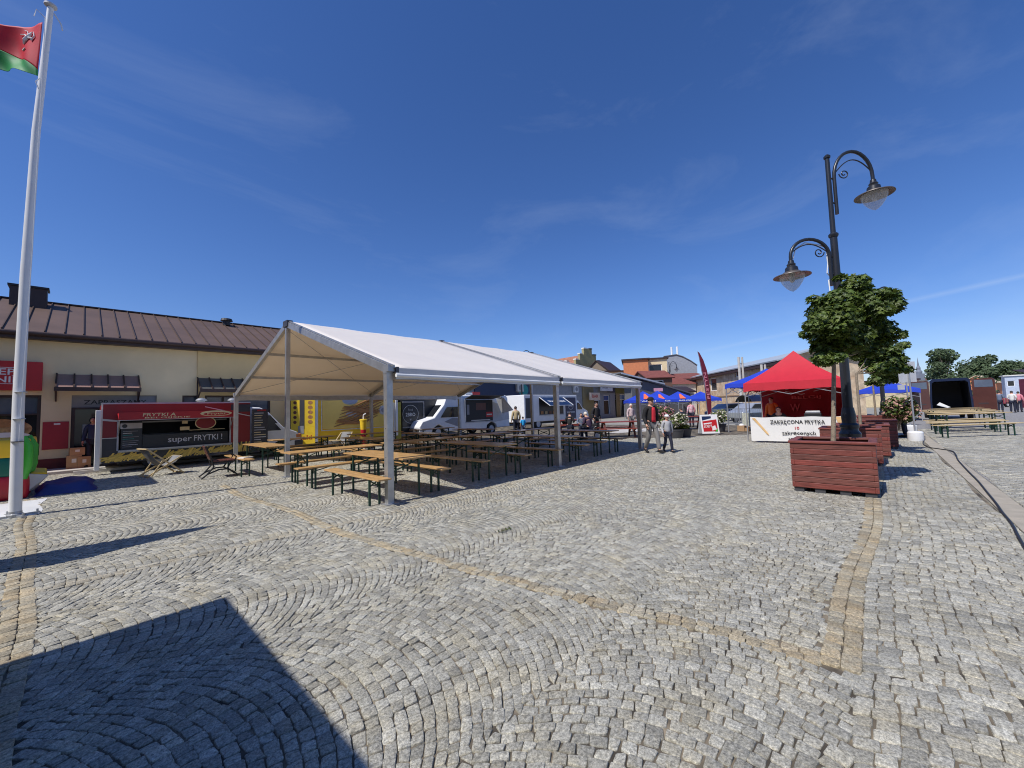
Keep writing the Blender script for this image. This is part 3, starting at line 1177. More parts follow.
    for xx in (3.0, 3.95):
        b = MB()
        b.lathe([(0.1, 0), (0.1, .1), (.17, .1), (.17, .14), (.10, .2), (0, .22)], steel, 14, (xx, 0.6, z1))
        b.build('roof_fan', t, smooth=30)
    # cab
    b = MB()
    prof = [(4.36, .35), (4.36, 1.95), (4.75, 1.93), (5.02, 1.75), (5.55, 1.13), (6.05, 0.92), (6.18, .72), (6.2, .35)]
    b.prism(prof, 0.12, 1.98, white, pinch=lambda z: 1 - max(0, z - 1.0) * 0.09)
    b.build('cab', t, bevel=0.04, smooth=35)
    b = MB()
    b.prism([(4.98, 1.02), (4.98, 1.62), (5.08, 1.62), (5.50, 1.10), (5.45, 1.02)], 0.145, 0.17, glassd)
    b.build('side_window', t)
    b = MB()
    b.slab([(5.10, 0.3, 1.69), (5.10, 1.8, 1.69), (5.57, 1.8, 1.14), (5.57, 0.3, 1.14)], -0.012, glassd)
    b.build('windscreen', t)
    b = MB()
    b.b2((5.95, .09, .30), (6.26, 2.0, .58), dgrey)
    b.build('bumper', t, bevel=0.03)
    for y in (0.13, 1.72):
        b = MB()
        b.box((6.09, y + .1, 0.76), (0.22, 0.22, 0.18), mat('headlight amber', (0.6, 0.22, 0.08), 0.15))
        b.build('headlight', t, bevel=.03)
    for (x, y) in ((1.72, 0.16), (1.72, 2.0), (5.45, 0.22), (5.45, 1.9)):
        wheel(t, x, y, 0.31)
    b = MB()
    b.b2((.9, .4, .2), (4.4, 1.8, .3), black); b.tube([(1.72, .1, .31), (1.72, 2.05, .31)], .04, black)
    b.build('chassis', t)
    return t


chip_truck()


def yellow_truck():
    t = thing('food_trailer', 'yellow snack trailer with a large hot dog picture on its side behind the tables', 'food trailer', (0, 19.0, 0))
    b = MB()
    x0, x1 = 7.35, 11.55
    b.b2((x0, 0, 0.35), (x1, 2.2, 2.75), yellow)
    b.build('box_body', t, bevel=.03)
    b = MB()
    b.b2((x0 - .02, -.09, .35), (x0 + .10, -.003, 2.7), white); b.b2((x1 - .1, -.09, .35), (x1 + .03, -.003, 2.7), white)
    b.b2((7.62, -.02, .82), (7.66, -.003, 2.6), offwhite); b.b2((7.66, -.02, .82), (11.4, -.003, .86), offwhite)
    b.build('trim', t)
    b = MB()
    b.b2((7.68, -.012, .9), (11.38, -.003, 2.6), mat('picture ground', (0.90, 0.58, 0.03), .5, var=.15, vscale=.5, c2=(0.88, 0.64, 0.16)))
    pc = b.build('side_picture', t)
    b = MB()
    for k in range(11):
        z = .98 + .10 * k
        pts = [(8.2 + k * .05 + s * .28, -.03, z + 0.42 * (s / 8) ** 1.4 + .08 * math.sin(s * .9 + k)) for s in range(9)]
        b.tube(pts, [.012 + .045 * math.sin(math.pi * s / 8) for s in range(9)], bread if k % 2 else mat('sausage', (.40, .19, .06), .4), 8)
    b.ball((9.1, -.02, 1.55), (.33, .03, .14), mat('cream blob', (.55, .55, .5), .5)); b.ball((10.75, -.02, 1.72), (.24, .03, .24), ltgrey); b.ball((10.75, -.03, 1.72), (.15, .03, .15), grey)
    b.ball((9.0, -.01, 2.22), (.4, .02, .2), mat('pale sky print', (.35, .42, .55), .5))
    b.build('food_print', pc, smooth=60)
    # hinged front panel with pictures, left
    FM = Matrix.Translation((7.36, -.06, 0)) @ Matrix.Rotation(R(-34), 4, 'Z')

    def onflap(mb):
        mb.v = [tuple(FM @ Vector(v)) for v in mb.v]
        return mb
    b = MB()
    b.b2((-1.02, -.05, .28), (-.02, -.01, 2.6), lemon)
    fp = onflap(b).build('side_flap', t)
    b = MB()
    b.b2((-.66, -.056, .95), (-.46, -.05, 2.35), dgrey); b.b2((-.72, -.062, .75), (-.48, -.0565, 1.1), grey)
    for k in range(5):
        disc(b, (-.22, -.052, 2.15 - k * .22), .10, .085, bread); disc(b, (-.85, -.052, 2.15 - k * .22), .07, .075, chairw)
    b.text('snaki', (-.5, -.052, .58), (1, 0, 0), (0, 0, 1), .2, red, .7)
    onflap(b).build('menu_print', fp)
    b = MB()
    b.b2((7.7, -.25, .20), (11.3, .05, .34), steel)
    b.build('counter_step', t)
    for x in (8.9, 9.7):
        wheel(t, x, .13, .3)
    b = MB()
    b.b2((7.5, .3, .22), (11.4, 1.9, .35), black)
    b.tube([(7.6, .3, 0), (7.6, .3, .35)], .03, steel); b.tube([(11.3, .3, 0), (11.3, .3, .35)], .03, steel)
    b.build('chassis', t)


yellow_truck()


def dark_trailer():
    t = thing('food_trailer', 'dark trailer with a round white ring emblem on its side next to the white van', 'food trailer', (0, 19.2, 0))
    b = MB()
    b.b2((12.0, 0, .4), (16.8, 2.1, 2.45), blackp)
    b.build('box_body', t, bevel=.04)
    b = MB()
    for a, c in (((12.03, .70), (13.45, .76)), ((12.03, 2.10), (13.45, 2.16))):
        b.b2((a[0], -.03, a[1]), (c[0], -.003, c[1]), grey)
    b.b2((13.40, -.03, .76), (13.45, -.003, 2.10), grey)
    b.b2((11.95, -.01, .25), (13.6, .0, .40), grey)
    b.build('frame', t)
    b = MB()
    cx, cz, r = 12.55, 1.45, .50
    pts = [(cx + r * math.cos(2 * math.pi * k / 40), -.012, cz + r * math.sin(2 * math.pi * k / 40)) for k in range(41)]
    b.tube(pts, .012, ltgrey, 6)
    b.text('2BRO', (cx, -.004, cz - .02), (1, 0, 0), (0, 0, 1), .2, ltgrey, .62)
    b.text('Food', (cx, -.004, cz + .25), (1, 0, 0), (0, 0, 1), .12, grey, .3)
    b.slab([(cx - .07, -.008, cz - .26), (cx, -.008, cz - .36), (cx + .07, -.008, cz - .26)], .004, grey)
    b.build('emblem', t)
    for x in (14.2,):
        wheel(t, x, .13, .31)
    b = MB()
    b.b2((12.3, .2, .28), (16.6, 1.9, .4), black)
    for x in (12.4, 16.5):
        b.tube([(x, .3, 0), (x, .3, .3)], .03, steel)
    b.build('chassis', t)
    q = MB()
    q.b2((11.36, 18.98, .02), (11.43, 19.06, 2.1), white)
    q.b2((11.45, 18.96, .15), (11.80, 19.02, 2.12), mat('olive banner', (.42, .38, .06), .6))
    q.b2((11.3, 18.9, 0), (11.9, 19.12, .03), steel)
    tag(q.build('banner_stand'), 'narrow olive yellow banner on a white post between the yellow trailer and the dark trailer', 'banner')


dark_trailer()


def white_van():
    # front faces -X
    t = thing('food_van', 'white high roof food van with raised side hatch facing left behind the tent', 'food van', (0, 18.3, 0))
    X = 12.5
    P = lambda x, z: (X + x, z)
    prof = [P(0.0, .45), P(0.02, .75), P(.22, 1.03), P(1.02, 1.22), P(1.72, 1.93), P(1.95, 2.38), P(2.25, 2.48), P(7.0, 2.5), P(7.15, 2.3), P(7.2, .40), P(5.95, .38), P(5.9, .6), P(5.5, .8), P(5.1, .6), P(5.05, .38), P(1.75, .38), P(1.7, .6), P(1.3, .8), P(.9, .6), P(.85, .38)]
    b = MB()
    b.prism(prof, 0, 2.05, white, pinch=lambda z: 1 - max(0, z - 1.0) * 0.07)
    b.build('body', t, bevel=.05, smooth=35)
    b = MB()
    b.prism([P(1.45, 1.20), P(1.92, 1.78), P(2.75, 1.80), P(2.75, 1.20)], -.005, .03, glassd)
    b.b2((X + 2.30, -.009, 1.2), (X + 2.34, -.004, 1.8), dgrey)
    b.build('side_window', t)
    b = MB()
    b.slab([(X + 1.06, .22, 1.27), (X + 1.70, .26, 1.92), (X + 1.70, 1.79, 1.92), (X + 1.06, 1.83, 1.27)], .012, glassd)
    b.build('windscreen', t)
    b = MB()
    b.b2((X - .06, .05, .38), (X + .35, 2.0, .66), dgrey)
    b.build('bumper', t, bevel=.04)
    for y in (.03, 1.80):
        b = MB()
        b.prism([P(.12, .80), P(.55, 1.02), P(.62, .92), P(.35, .72)], y - .02, y + .22, glassb)
        b.build('headlight', t)
    b = MB()
    b.prism([P(1.7, .95), P(2.95, .55), P(2.95, 1.1), P(2.3, 1.15)], -.006, .01, grey)
    b.build('side_graphic', t)
    b = MB()
    b.prism([P(5.6, .75), P(7.15, .9), P(7.1, 1.75), P(5.35, 2.1)], -.006, .012, ltgrey)
    b.build('side_graphic', t)
    # opening (black panel on the flank, painted as the shaded interior) and hatch
    b = MB()
    b.b2((X + 3.3, -.012, .85), (X + 5.6, .0, 2.2), black)
    b.b2((X + 3.3, -.03, .80), (X + 5.65, -.013, .86), ltgrey); b.b2((X + 3.25, -.03, .8), (X + 3.31, -.013, 2.25), ltgrey)
    op = b.build('serving_window', t)
    b = MB()
    b.b2((X + 4.15, -.016, 1.55), (X + 5.0, -.013, 2.0), mat('warm interior', (.16, .07, .055), .5)); b.b2((X + 5.0, -.02, 1.1), (X + 5.6, -.016, 1.42), red)
    b.b2((X + 5.05, -.023, 1.22), (X + 5.5, -.02, 1.3), offwhite)
    b.b2((X + 3.7, -.06, .90), (X + 5.3, -.05, .96), offwhite); b.b2((X + 3.4, -.02, 1.3), (X + 3.6, -.016, 1.9), grey)
    b.build('interior_sign', op)
    b = MB()
    b.slab([(X + 3.0, -.95, 2.42), (X + 5.75, -.95, 2.42), (X + 5.65, -.02, 2.24), (X + 3.25, -.02, 2.24)], -.04, dgrey)
    b.build('hatch_flap', t)
    b = MB()
    b.box((X + 4.2, .7, 2.6), (.6, .05, .16), white); b.box((X + 4.2, .7, 2.51), (.5, .2, .03), dgrey)
    b.box((X + 4.85, .7, 2.62), (.65, .05, .22), darkred)
    b.build('roof_sign', t)
    b = MB()
    b.slab([(X + 5.75, -.9, 2.3), (X + 6.4, -1.1, 1.5), (X + 6.4, -.05, 1.3), (X + 5.8, -.05, 2.45)], .03, white)
    b.build('open_panel', t)
    for (x, y) in ((1.3, .14), (1.3, 1.9), (5.5, .14), (5.5, 1.9)):
        wheel(t, X + x, y, .36, .24)


white_van()


def box_truck():
    t = thing('food_truck', 'white box truck with dark lettered hatch propped open behind the tent', 'food truck', (0, 18.6, 0))
    X0, X1 = 21.6, 28.4
    b = MB()
    b.b2((X0, 0, .55), (X1, 2.2, 2.55), white)
    b.build('box_body', t, bevel=.04)
    b = MB()
    b.b2((X0 + .15, -.012, .85), (X0 + .75, -.002, 2.3), dgrey)
    b.build('side_door', t)
    b = MB()
    b.b2((23.3, -.012, 1.05), (26.4, -.002, 2.35), blackp); b.b2((26.7, -.012, .65), (28.2, -.002, 2.35), signblue)
    b.b2((23.3, -.05, .98), (26.4, -.002, 1.04), ltgrey)
    for k in range(5):
        b.box((23.6 + k * .5, -.03, 1.2), (.28, .03, .22), [bread, beige, chairw][k % 3])
    sw = b.build('serving_window', t)
    b = MB()
    b.slab([(23.6, -.75, 1.75), (26.6, -.75, 1.75), (26.35, -.02, 2.35), (23.35, -.02, 2.35)], .03, signblue)
    h = b.build('hatch_flap', t)
    b = MB()
    for x in (23.35, 26.4):
        b.bar((x, -.02, 2.36), (x + .3, -.8, 1.70), .05, .05, white)
    b.bar((23.6, -.79, 1.72), (26.7, -.79, 1.72), .05, .05, white)
    b.build('hatch_frame', h)
    b = MB()
    b.text('TRADYCYJNE', (25.0, -.42, 2.03), (1, 0, 0), (-.2, .77, .63), .22, white, 2.2, depth=.01)
    b.build('lettering', h)
    b = MB()
    disc(b, (27.45, -.013, 1.65), .38, .3, ltgrey); disc(b, (27.45, -.018, 1.65), .33, .26, signblue)
    b.text('BURGER', (27.45, -.024, 1.66), (1, 0, 0), (0, 0, 1), .12, white, .5); b.b2((26.9, -.016, 1.1), (28.0, -.012, 1.2), ltgrey)
    b.build('emblem', t)
    b = MB()
    b.prism([(28.4, .5), (28.4, 2.1), (28.9, 2.08), (29.5, 1.45), (30.2, 1.2), (30.35, .9), (30.35, .5)], .1, 2.1, white, pinch=lambda z: 1 - max(0, z - 1.2) * .08)
    b.build('cab', t, bevel=.05, smooth=35)
    b = MB()
    b.prism([(28.65, 1.35), (28.65, 1.9), (28.85, 1.9), (29.35, 1.42), (29.3, 1.35)], .085, .13, glassd)
    b.build('side_window', t)
    for (x, y) in ((23.2, .15), (23.2, 2.05), (29.5, .15), (29.5, 2.05)):
        wheel(t, x, y, .4, .25)
    b = MB()
    b.b2((22, .3, .4), (30, 1.9, .55), black)
    b.build('chassis', t)


box_truck()


# ------------------------------------------------------------------ row of shops behind the vehicles
def shops():
    t = thing('shop_row', 'low grey shop row with blue fascia signs and dark shop windows behind the food trucks', 'building', (0, 26, 0))
    b = MB()
    hs = [(1.5, 3.6, .1, 2.4), (5.2, 9.5, .4, 2.4), (12.5, 16.5, .4, 2.3), (24.2, 25.4, .1, 3.0), (26.2, 28.0, .5, 3.0), (29.0, 30.6, .5, 3.0), (32.0, 35.0, .1, 3.1), (37.5, 40, .5, 3.0)]
    holes_wall(b, (17, 0, 0), (1, 0, 0), 42, 4.4, hs, .25, greyr)
    b.quad([(59, 0, 0), (59, 9, 0), (59, 9, 4.4), (59, 0, 4.4)], greyr)
    b.quad([(17, 9, 0), (17, 0, 0), (17, 0, 4.4), (17, 9, 4.4)], greyr)
    b.build('wall', t)
    for a, c, z0, z1 in hs:
        b = MB()
        x0, x1 = 17 + a, 17 + c
        b.b2((x0, .12, z0), (x0 + .1, .24, z1), white); b.b2((x1 - .1, .12, z0), (x1, .24, z1), white); b.b2((x0 + .1, .12, z1 - .1), (x1 - .1, .24, z1), white)
        b.b2((x0 + .1, .13, z1 - .75), (x1 - .1, .22, z1 - .68), white)
        w = b.build('window', t)
        b = MB()
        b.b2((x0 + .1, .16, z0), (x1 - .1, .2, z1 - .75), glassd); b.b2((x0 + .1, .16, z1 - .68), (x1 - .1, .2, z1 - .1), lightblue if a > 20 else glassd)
        b.build('pane', w)
    b = MB()
    b.b2((23.5, -.12, 2.45), (31.1, -.003, 4.3), signblue)
    disc(b, (30.0, -.122, 3.4), .75, .62, teal)
    b.build('fascia_sign', t)
    for x0, x1 in ((40.9, 43.4), (49.2, 50.2)):
        b = MB()
        b.b2((x0, -.1, 0), (x1, -.004, 4.4), mat('ochre pillar', (.30, .235, .12), .9))
        b.build('pillar', t)
    b = MB()
    b.b2((49.0, -.13, 3.2), (54.5, -.101, 4.0), oliv); b.b2((46.9, -.13, 3.3), (48.9, -.101, 4.0), signblue)
    b.build('fascia_sign', t)
    b = MB()
    b.slab([(16.6, -.6, 4.42), (59.4, -.6, 4.42), (59.4, 5, 6.1), (16.6, 5, 6.1)], .1, grroof); b.slab([(16.6, 5, 6.1), (59.4, 5, 6.1), (59.4, 9.4, 4.4), (16.6, 9.4, 4.4)], .1, grroof)
    b.tube([(16.6, -.66, 4.38), (59.4, -.66, 4.38)], .08, zinc)
    b.build('roof', t)
    for x, w_, m, lab in ((29.3, .9, offwhite, 'white box shaped air conditioner on the blue fascia'), (39.2, .8, white, 'white air conditioner unit on the grey wall')):
        q = MB()
        q.box((x, 25.78, 3.6), (w_, .3, .75), m); q.lathe([(.0, 0), (.26, 0), (.26, .02), (0, .02)], grey, 16, M=Matrix.Translation((x, 25.63, 3.6)) @ Matrix.Rotation(R(90), 4, 'X'))
        q.box((x, 25.92, 3.18), (w_ * .8, .16, .04), steel)
        tag(q.build('air_conditioner', bevel=.02), lab, 'air conditioner')
    q = thing('hanging_sign', 'white light box sign with blue letters fixed high on the shop row', 'sign', (0, 25.4, 0))
    b = MB()
    b.b2((44.3, -.1, 3.45), (47.2, .1, 4.35), white); b.b2((45.5, .1, 3.8), (45.9, .6, 3.95), steel)
    b.build('light_box', q)
    b = MB()
    b.text('SKLEP', (45.3, -.101, 3.95), (1, 0, 0), (0, 0, 1), .35, signblue, 1.6)
    b.build('lettering', q)
    q = thing('hanging_sign', 'small pale sign with reddish letters above the box truck cab', 'sign', (0, 25.2, 0))
    b = MB()
    b.b2((41.3, -.08, 2.3), (43.6, .08, 3.2), mat('cream board', (.74, .58, .44), .6)); b.b2((42.3, .08, 2.7), (42.6, .75, 2.82), steel)
    b.build('light_box', q)
    b = MB()
    b.text('BAR', (42.45, -.081, 2.78), (1, 0, 0), (0, 0, 1), .4, red, 1.4)
    b.build('lettering', q)


shops()


# ------------------------------------------------------------------ marquee tent
TX, TY, BAY, TW, EA, RI = 3.70, 6.35, 5.0, 10.0, 2.33, 3.99


def marquee():
    t = thing('marquee_tent', 'open sided white marquee tent on aluminium posts over rows of beer tables', 'tent', (TX, TY, 0))
    for i in range(3):
        for y in (0, TW):
            b = MB()
            b.box((BAY * i, y, EA / 2), (.115, .115, EA), alu); b.box((BAY * i, y, .006), (.26, .26, .012), steel)
            b.box((BAY * i, y, EA - .03), (.128, .128, .06), steel)
            for zz in (.35, .8, 1.3, 1.8):
                b.box((BAY * i - .058, y, zz), (.004, .016, .016), dgrey)
            b.build('leg', t)
    for i in (0, 2):
        b = MB()
        b.box((BAY * i, TW / 2, RI / 2 - .05), (.10, .10, RI - .1), alu); b.box((BAY * i, TW / 2, .006), (.24, .24, .012), steel)
        b.build('gable_post', t)
    for i in range(3):
        b = MB()
        for y in (0, TW):
            b.bar((BAY * i, y, EA + .02), (BAY * i, TW / 2, RI + .0), .085, .14, alu)
        b.build('rafter', t)
        b = MB()
        b.box((BAY * i, TW / 2, RI + .01), (.14, .3, .16), alud)
        for y in (0, TW):
            sgn = 1 if y == 0 else -1
            b.box((BAY * i, y - sgn * .05, EA + .03), (.13, .15, .12), steel); b.box((BAY * i + .09, y - sgn * .12, EA - .0), (.06, .10, .10), alud)
            pass
        b.build('joint', t)
    for k in range(7):
        f = k / 6
        y = TW * f
        z = EA + (RI - EA) * (1 - abs(2 * f - 1)) - .04
        b = MB()
        b.bar((0, y, z), (2 * BAY, y, z), .05, .075, alu)
        b.build('purlin', t)
    b = MB()
    for y in (0.02, TW - .02):
        b.b2((.06, y - .03, EA - .16), (2 * BAY - .06, y + .03, EA - .05), alu)
    b.build('eave_beam', t)
    b = MB()
    for i in (0, 1):
        xa, xb = BAY * i + .05, BAY * i + BAY - .05
        for (ya, yb) in ((.3, TW / 2 - .2), (TW - .3, TW / 2 + .2)):
            za = EA + (RI - EA) * (1 - abs(2 * ya / TW - 1)) - .03
            zb = EA + (RI - EA) * (1 - abs(2 * yb / TW - 1)) - .03
            b.tube([(xa, ya, za), (xb, yb, zb)], .008, steel, 6); b.tube([(xb, ya, za), (xa, yb, zb)], .008, steel, 6)
    b.build('bracing_wire', t)
    # membrane, slightly sagging between the frames
    for i in range(2):
        b = MB()
        nx, ny = 14, 40
        vs = []
        for a in range(nx + 1):
            for c in range(ny + 1):
                fx, fy = a / nx, c / ny
                y = -.16 + (TW + .32) * fy
                ff = min(max(y / TW, 0), 1)
                z = EA + (RI - EA) * (1 - abs(2 * y / TW - 1)) + .085
                k = abs(2 * y / TW - 1)
                z -= .045 * math.sin(math.pi * fx) * (math.sin(math.pi * min(1, (1 - k) * 1.6 + .05)) ** 2 * .8 + .3)
                z += .008 * math.sin(fx * 21 + y * 1.7) * math.sin(math.pi * fx) + .012 * math.sin(math.pi * 6 * ff) ** 2 * math.sin(math.pi * fx)
                vs.append((BAY * i + .035 + (BAY - .07) * fx, y, z))
        fs = [(a * (ny + 1) + c, (a + 1) * (ny + 1) + c, (a + 1) * (ny + 1) + c + 1, a * (ny + 1) + c + 1) for a in range(nx) for c in range(ny)]
        b.add(vs, fs, tarp)
        o = b.build('roof_membrane', t, smooth=40)
        s_ = o.modifiers.new('thickness', 'SOLIDIFY')
        s_.thickness = .004
        for y in (-.17, TW + .17):
            b = MB()
            xs = [BAY * i + .06 + (BAY - .12) * k / 24 for k in range(25)]
            vs = []
            for k, x_ in enumerate(xs):
                w_ = .012 * math.sin(k * 1.9 + i)
                vs += [(x_, y, EA + .03), (x_, y + w_, EA - .17 + .012 * math.sin(k * .7))]
            b.add(vs, [(2 * k, 2 * k + 2, 2 * k + 3, 2 * k + 1) for k in range(24)], tarpv)
            b.tube([(BAY * i + .06, y, EA - .10), (BAY * i + BAY - .06, y, EA - .10)], .035, white, 8)
            b.build('valance', t, smooth=50)
    for i in range(3):
        b = MB()
        for y0, y1 in ((-.16, TW / 2), (TW + .16, TW / 2)):
            b.bar((BAY * i, y0, EA + .07), (BAY * i, y1, RI + .1), .035, .03, alu)
        b.build('keder_rail', t)
    return t


marquee()


# ------------------------------------------------------------------ beer tables and benches
def beer_piece(name, L, Wd, Ht, wm, label, cat, group):
    t = thing(name, label, cat, (0, 0, 0), 0, group)
    b = MB()
    n = 3 if Wd > .4 else 2
    for k in range(n):
        w = Wd / n
        b.box((0, -Wd / 2 + w * (k + .5), Ht - .014), (L, w - .004, .028), wm)
    b.box((0, 0, Ht - .04), (L * .9, .05, .024), wm)
    b.build('top' if Wd > .4 else 'seat', t, bevel=.005)
    for s in (-1, 1):
        x = s * (L / 2 - .36)
        hw = Wd / 2 - .035
        b = MB()
        for y in (-hw, hw):
            b.bar((x, y, 0.0), (x, y, Ht - .03), .032, .032, greenm, upv=(1, 0, 0))
        b.bar((x, -hw, Ht - .045), (x, hw, Ht - .045), .03, .03, greenm)
        b.bar((x, -hw, Ht * .66), (x, hw, Ht * .88), .012, .022, greenm); b.bar((x + .012, -hw, Ht * .88), (x + .012, hw, Ht * .66), .012, .022, greenm)
        b.bar((x, 0, Ht * .76), (x - s * .38, 0, Ht - .04), .012, .018, greenm)
        b.build('leg', t)
    return t


T0 = beer_piece('beer_table', 2.2, .62, .765, wood, '', 'table', 'beer tables under the marquee')
B0 = beer_piece('beer_bench', 2.2, .25, .475, wood, '', 'bench', 'beer benches under the marquee')
ordn = ['first', 'second', 'third', 'fourth', 'fifth', 'sixth']
used = {'t': False, 'b': False}


def place(kind, x, y, rz, label):
    src = T0 if kind == 't' else B0
    if not used[kind]:
        used[kind] = True
        src.location = (x, y, 0)
        src.rotation_euler = (0, 0, rz)
        src['label'] = label
        return
    dup(src, (x, y, 0), rz, label)


H90 = R(90)
# rows: (row words, list of (x, y, rz))
rows = [
    ('in the front row by the open long side', [(4.13, 7.25, H90 + .02), (6.68, 7.35, H90 - .03), (9.25, 7.3, H90 + .04), (11.75, 7.4, H90 - .01)]),
    ('in the lengthwise second row', [(4.22, 9.72, .01), (6.75, 9.85, -.02), (9.2, 9.75, .02), (11.9, 9.9, 0)]),
    ('in the third row across the tent', [(3.72, 13.2, H90), (6.5, 12.7, H90 + .03), (8.9, 12.8, H90 - .02), (11.6, 12.9, H90)]),
    ('in the back lengthwise row', [(5.6, 15.5, .01), (8.4, 15.4, -.02), (11.4, 15.6, .02)]),
]
for rname, sets in rows:
    for i, (x, y, rz) in enumerate(sets):
        place('t', x, y, rz, 'beer table %s, %s from the left gable' % (rname, ordn[i]))
        for s in (-1, 1):
            dx, dy = -math.sin(rz) * .66 * s, math.cos(rz) * .66 * s
            if abs(rz) > 1:
                side = 'left bench' if s > 0 else 'right bench'
            else:
                side = 'near bench' if s < 0 else 'far bench'
            a = random.uniform(-.03, .03)
            place('b', x + dx + random.uniform(-.03, .03), y + dy + random.uniform(-.06, .06), rz + a, '%s of the %s table %s' % (side, ordn[i], rname))

# things lying on the tables
b = MB()
b.box((0, 0, .012), (.30, .21, .024), paper); b.box((.05, .03, .03), (.2, .15, .012), beige)
o = tag(b.build('paper_bag'), 'crumpled white paper on the bench in front of the chip truck', 'paper')
o.location = (3.1, 12.7, .475)
o.rotation_euler = (0, 0, .5)


def deck_chair(x, y, rz, label):
    t = thing('deck_chair', label, 'deck chair', (x, y, 0), rz, 'folding deck chairs')
    b = MB()
    for s in (-.27, .27):
        b.bar((-.45, s, .02), (.42, s, .78), .025, .04, woodp); b.bar((.38, s * .88, .02), (-.40, s * .88, .50), .025, .04, woodp)
        b.bar((.05, s * 1.0, .44), (.30, s * 1.0, .02), .02, .03, woodp)
    for p in ((.42, .78), (-.40, .50), (.38, .03), (-.45, .03)):
        b.bar((p[0], -.28, p[1]), (p[0], .28, p[1]), .03, .03, woodp)
    b.build('frame', t)
    b = MB()
    pr = [(-.40, .52), (-.28, .36), (-.1, .26), (.05, .28), (.2, .45), (.32, .62), (.42, .80)]
    vs = [(x_, y_, z_) for x_, z_ in pr for y_ in (-.23, .23)]
    b.add(vs, [(2 * k, 2 * k + 1, 2 * k + 3, 2 * k + 2) for k in range(len(pr) - 1)], mat('grey sling cloth', (.20, .20, .20), .8))
    o = b.build('sling', t, smooth=60)
    o.modifiers.new('thickness', 'SOLIDIFY').thickness = .006


p = gnd(155, 476)
deck_chair(p.x + .12, p.y + .1, R(196), 'grey folding deck chair standing in front of the chip truck hatch')
deck_chair(7.6, 16.9, R(30), 'grey folding deck chair in front of the yellow snack trailer')

# iron and timber armchair
t = thing('garden_chair', 'dark timber garden chair with curved black iron legs near the chip truck', 'chair', (2.62, 13.15, 0), R(-4))
for s in (-.27, .27):
    b = MB()
    b.tube([(-.42, s, .02), (-.30, s, .12), (-.16, s, .30), (-.20, s, .48), (-.34, s, .85)], .022, black, 8)
    b.tube([(.38, s, .02), (.26, s, .14), (.12, s, .22), (-.05, s, .22), (-.2, s, .16), (-.30, s, .12)], .02, black, 8)
    b.tube([(-.18, s, .40), (.28, s, .40), (.33, s, .52), (.22, s, .62), (-.24, s, .62)], .018, black, 8)
    b.tube([(.12, s, .22), (.22, s, .40)], .018, black, 8)
    b.build('leg', t)
b = MB()
for k in range(5):
    b.box((-.12 + k * .10, 0, .435), (.085, .56, .03), chairw)
b.build('seat', t)
b = MB()
for k in range(4):
    z = .52 + k * .095
    x_ = -.215 - (z - .48) * .37
    b.bar((x_, -.28, z), (x_, .28, z), .03, .08, chairw, upv=(-.35, 0, 1))
b.build('backrest', t)

# drink shaped bin
p = atY(363.5, 440, 17.4)
t = thing('cup_figure', 'yellow and red cup shaped advertising figure with white straw behind the tables', 'figure', (p.x, 17.4, 0))
b = MB()
b.lathe([(.09, 0), (.11, .4), (.125, .84)], vred, 18)
b.build('lower_cup', t, smooth=40)
b = MB()
b.lathe([(.125, .84), (.155, 1.24), (.17, 1.25), (.17, 1.3), (.1, 1.32), (0, 1.32)], lemon, 18)
b.build('upper_cup', t, smooth=40)
b = MB()
b.tube([(0, 0, 1.3), (0.01, 0, 1.50), (.12, 0, 1.57)], .03, white, 8)
b.build('straw', t)


# ------------------------------------------------------------------ flagpole, flag, inflatable, mats
FP = gnd(15, 517)
FT = atD(50.5, 8, FP.x * st + FP.y * ct)
FD = FP.x * st + FP.y * ct
t = thing('flagpole', 'tall white flagpole on the paving at the left edge', 'flagpole', FP)
b = MB()
top = FT - FP
polepts = [Vector((0, 0, 0))]
for q_ in ((18.6, 400), (25.6, 270), (36.0, 132), (50.5, 8)):
    polepts.append(atD(q_[0], q_[1], FD) - FP)
b.tube(polepts, [.077, .072, .064, .054, .042], white, 20)
b.build('pole', t, smooth=50)
b = MB()
b.lathe([(.10, 0), (.10, .05), (.082, .06), (.078, .10)], steel, 20)
for k in range(4):
    a = k * math.pi / 2 + .4
    b.box((.2 * math.cos(a), .2 * math.sin(a), .02), (.18, .06, .03), steel, rz=a)
    b.lathe([(.015, 0), (.015, .05)], steel, 8, (.26 * math.cos(a), .26 * math.sin(a), .03))
b.build('base', t)
b = MB()
b.lathe([(.04, 0), (.085, .03), (.085, .06), (.03, .10), (0, .11)], ltgrey, 16, tuple(top))
b.build('finial', t, smooth=40)
b = MB()
nrm = Vector((-.1, -.99, 0)) * .075
b.tube([top * .972 + Vector((-.05, -.05, 0)), top * .5 + nrm * 1.05 + Vector((-.0, -.01, 0)), top * .13 + nrm * 1.15], .006, white, 6)
b.tube([top * .972 + Vector((-.05, -.04, 0)), top * .985 + Vector((-.16, -.02, -.02)), top * .967 + Vector((-.18, -.02, 0))], .008, white, 6)
b.tube([top * .99 + Vector((.05, -.02, 0)), top * .975 + Vector((.14, -.02, 0)), top * .965 + Vector((.16, -.03, -.02))], .012, white, 6)
b.tube([top * .845 + Vector((-.06, -.05, 0)), top * .84 + Vector((-.11, -.04, -.04)), top * .825 + Vector((-.07, -.04, -.02))], .008, white, 6)
b.build('halyard', t)
for zz in (.138, .18, .23):
    b = MB()
    q = top * zz
    b.lathe([(.0765, 0), (.078, .006), (.0765, .012)], dgrey if zz < .15 else ltgrey, 18, tuple(q - Vector((.03, .02, 0))))
    b.build('band', t)

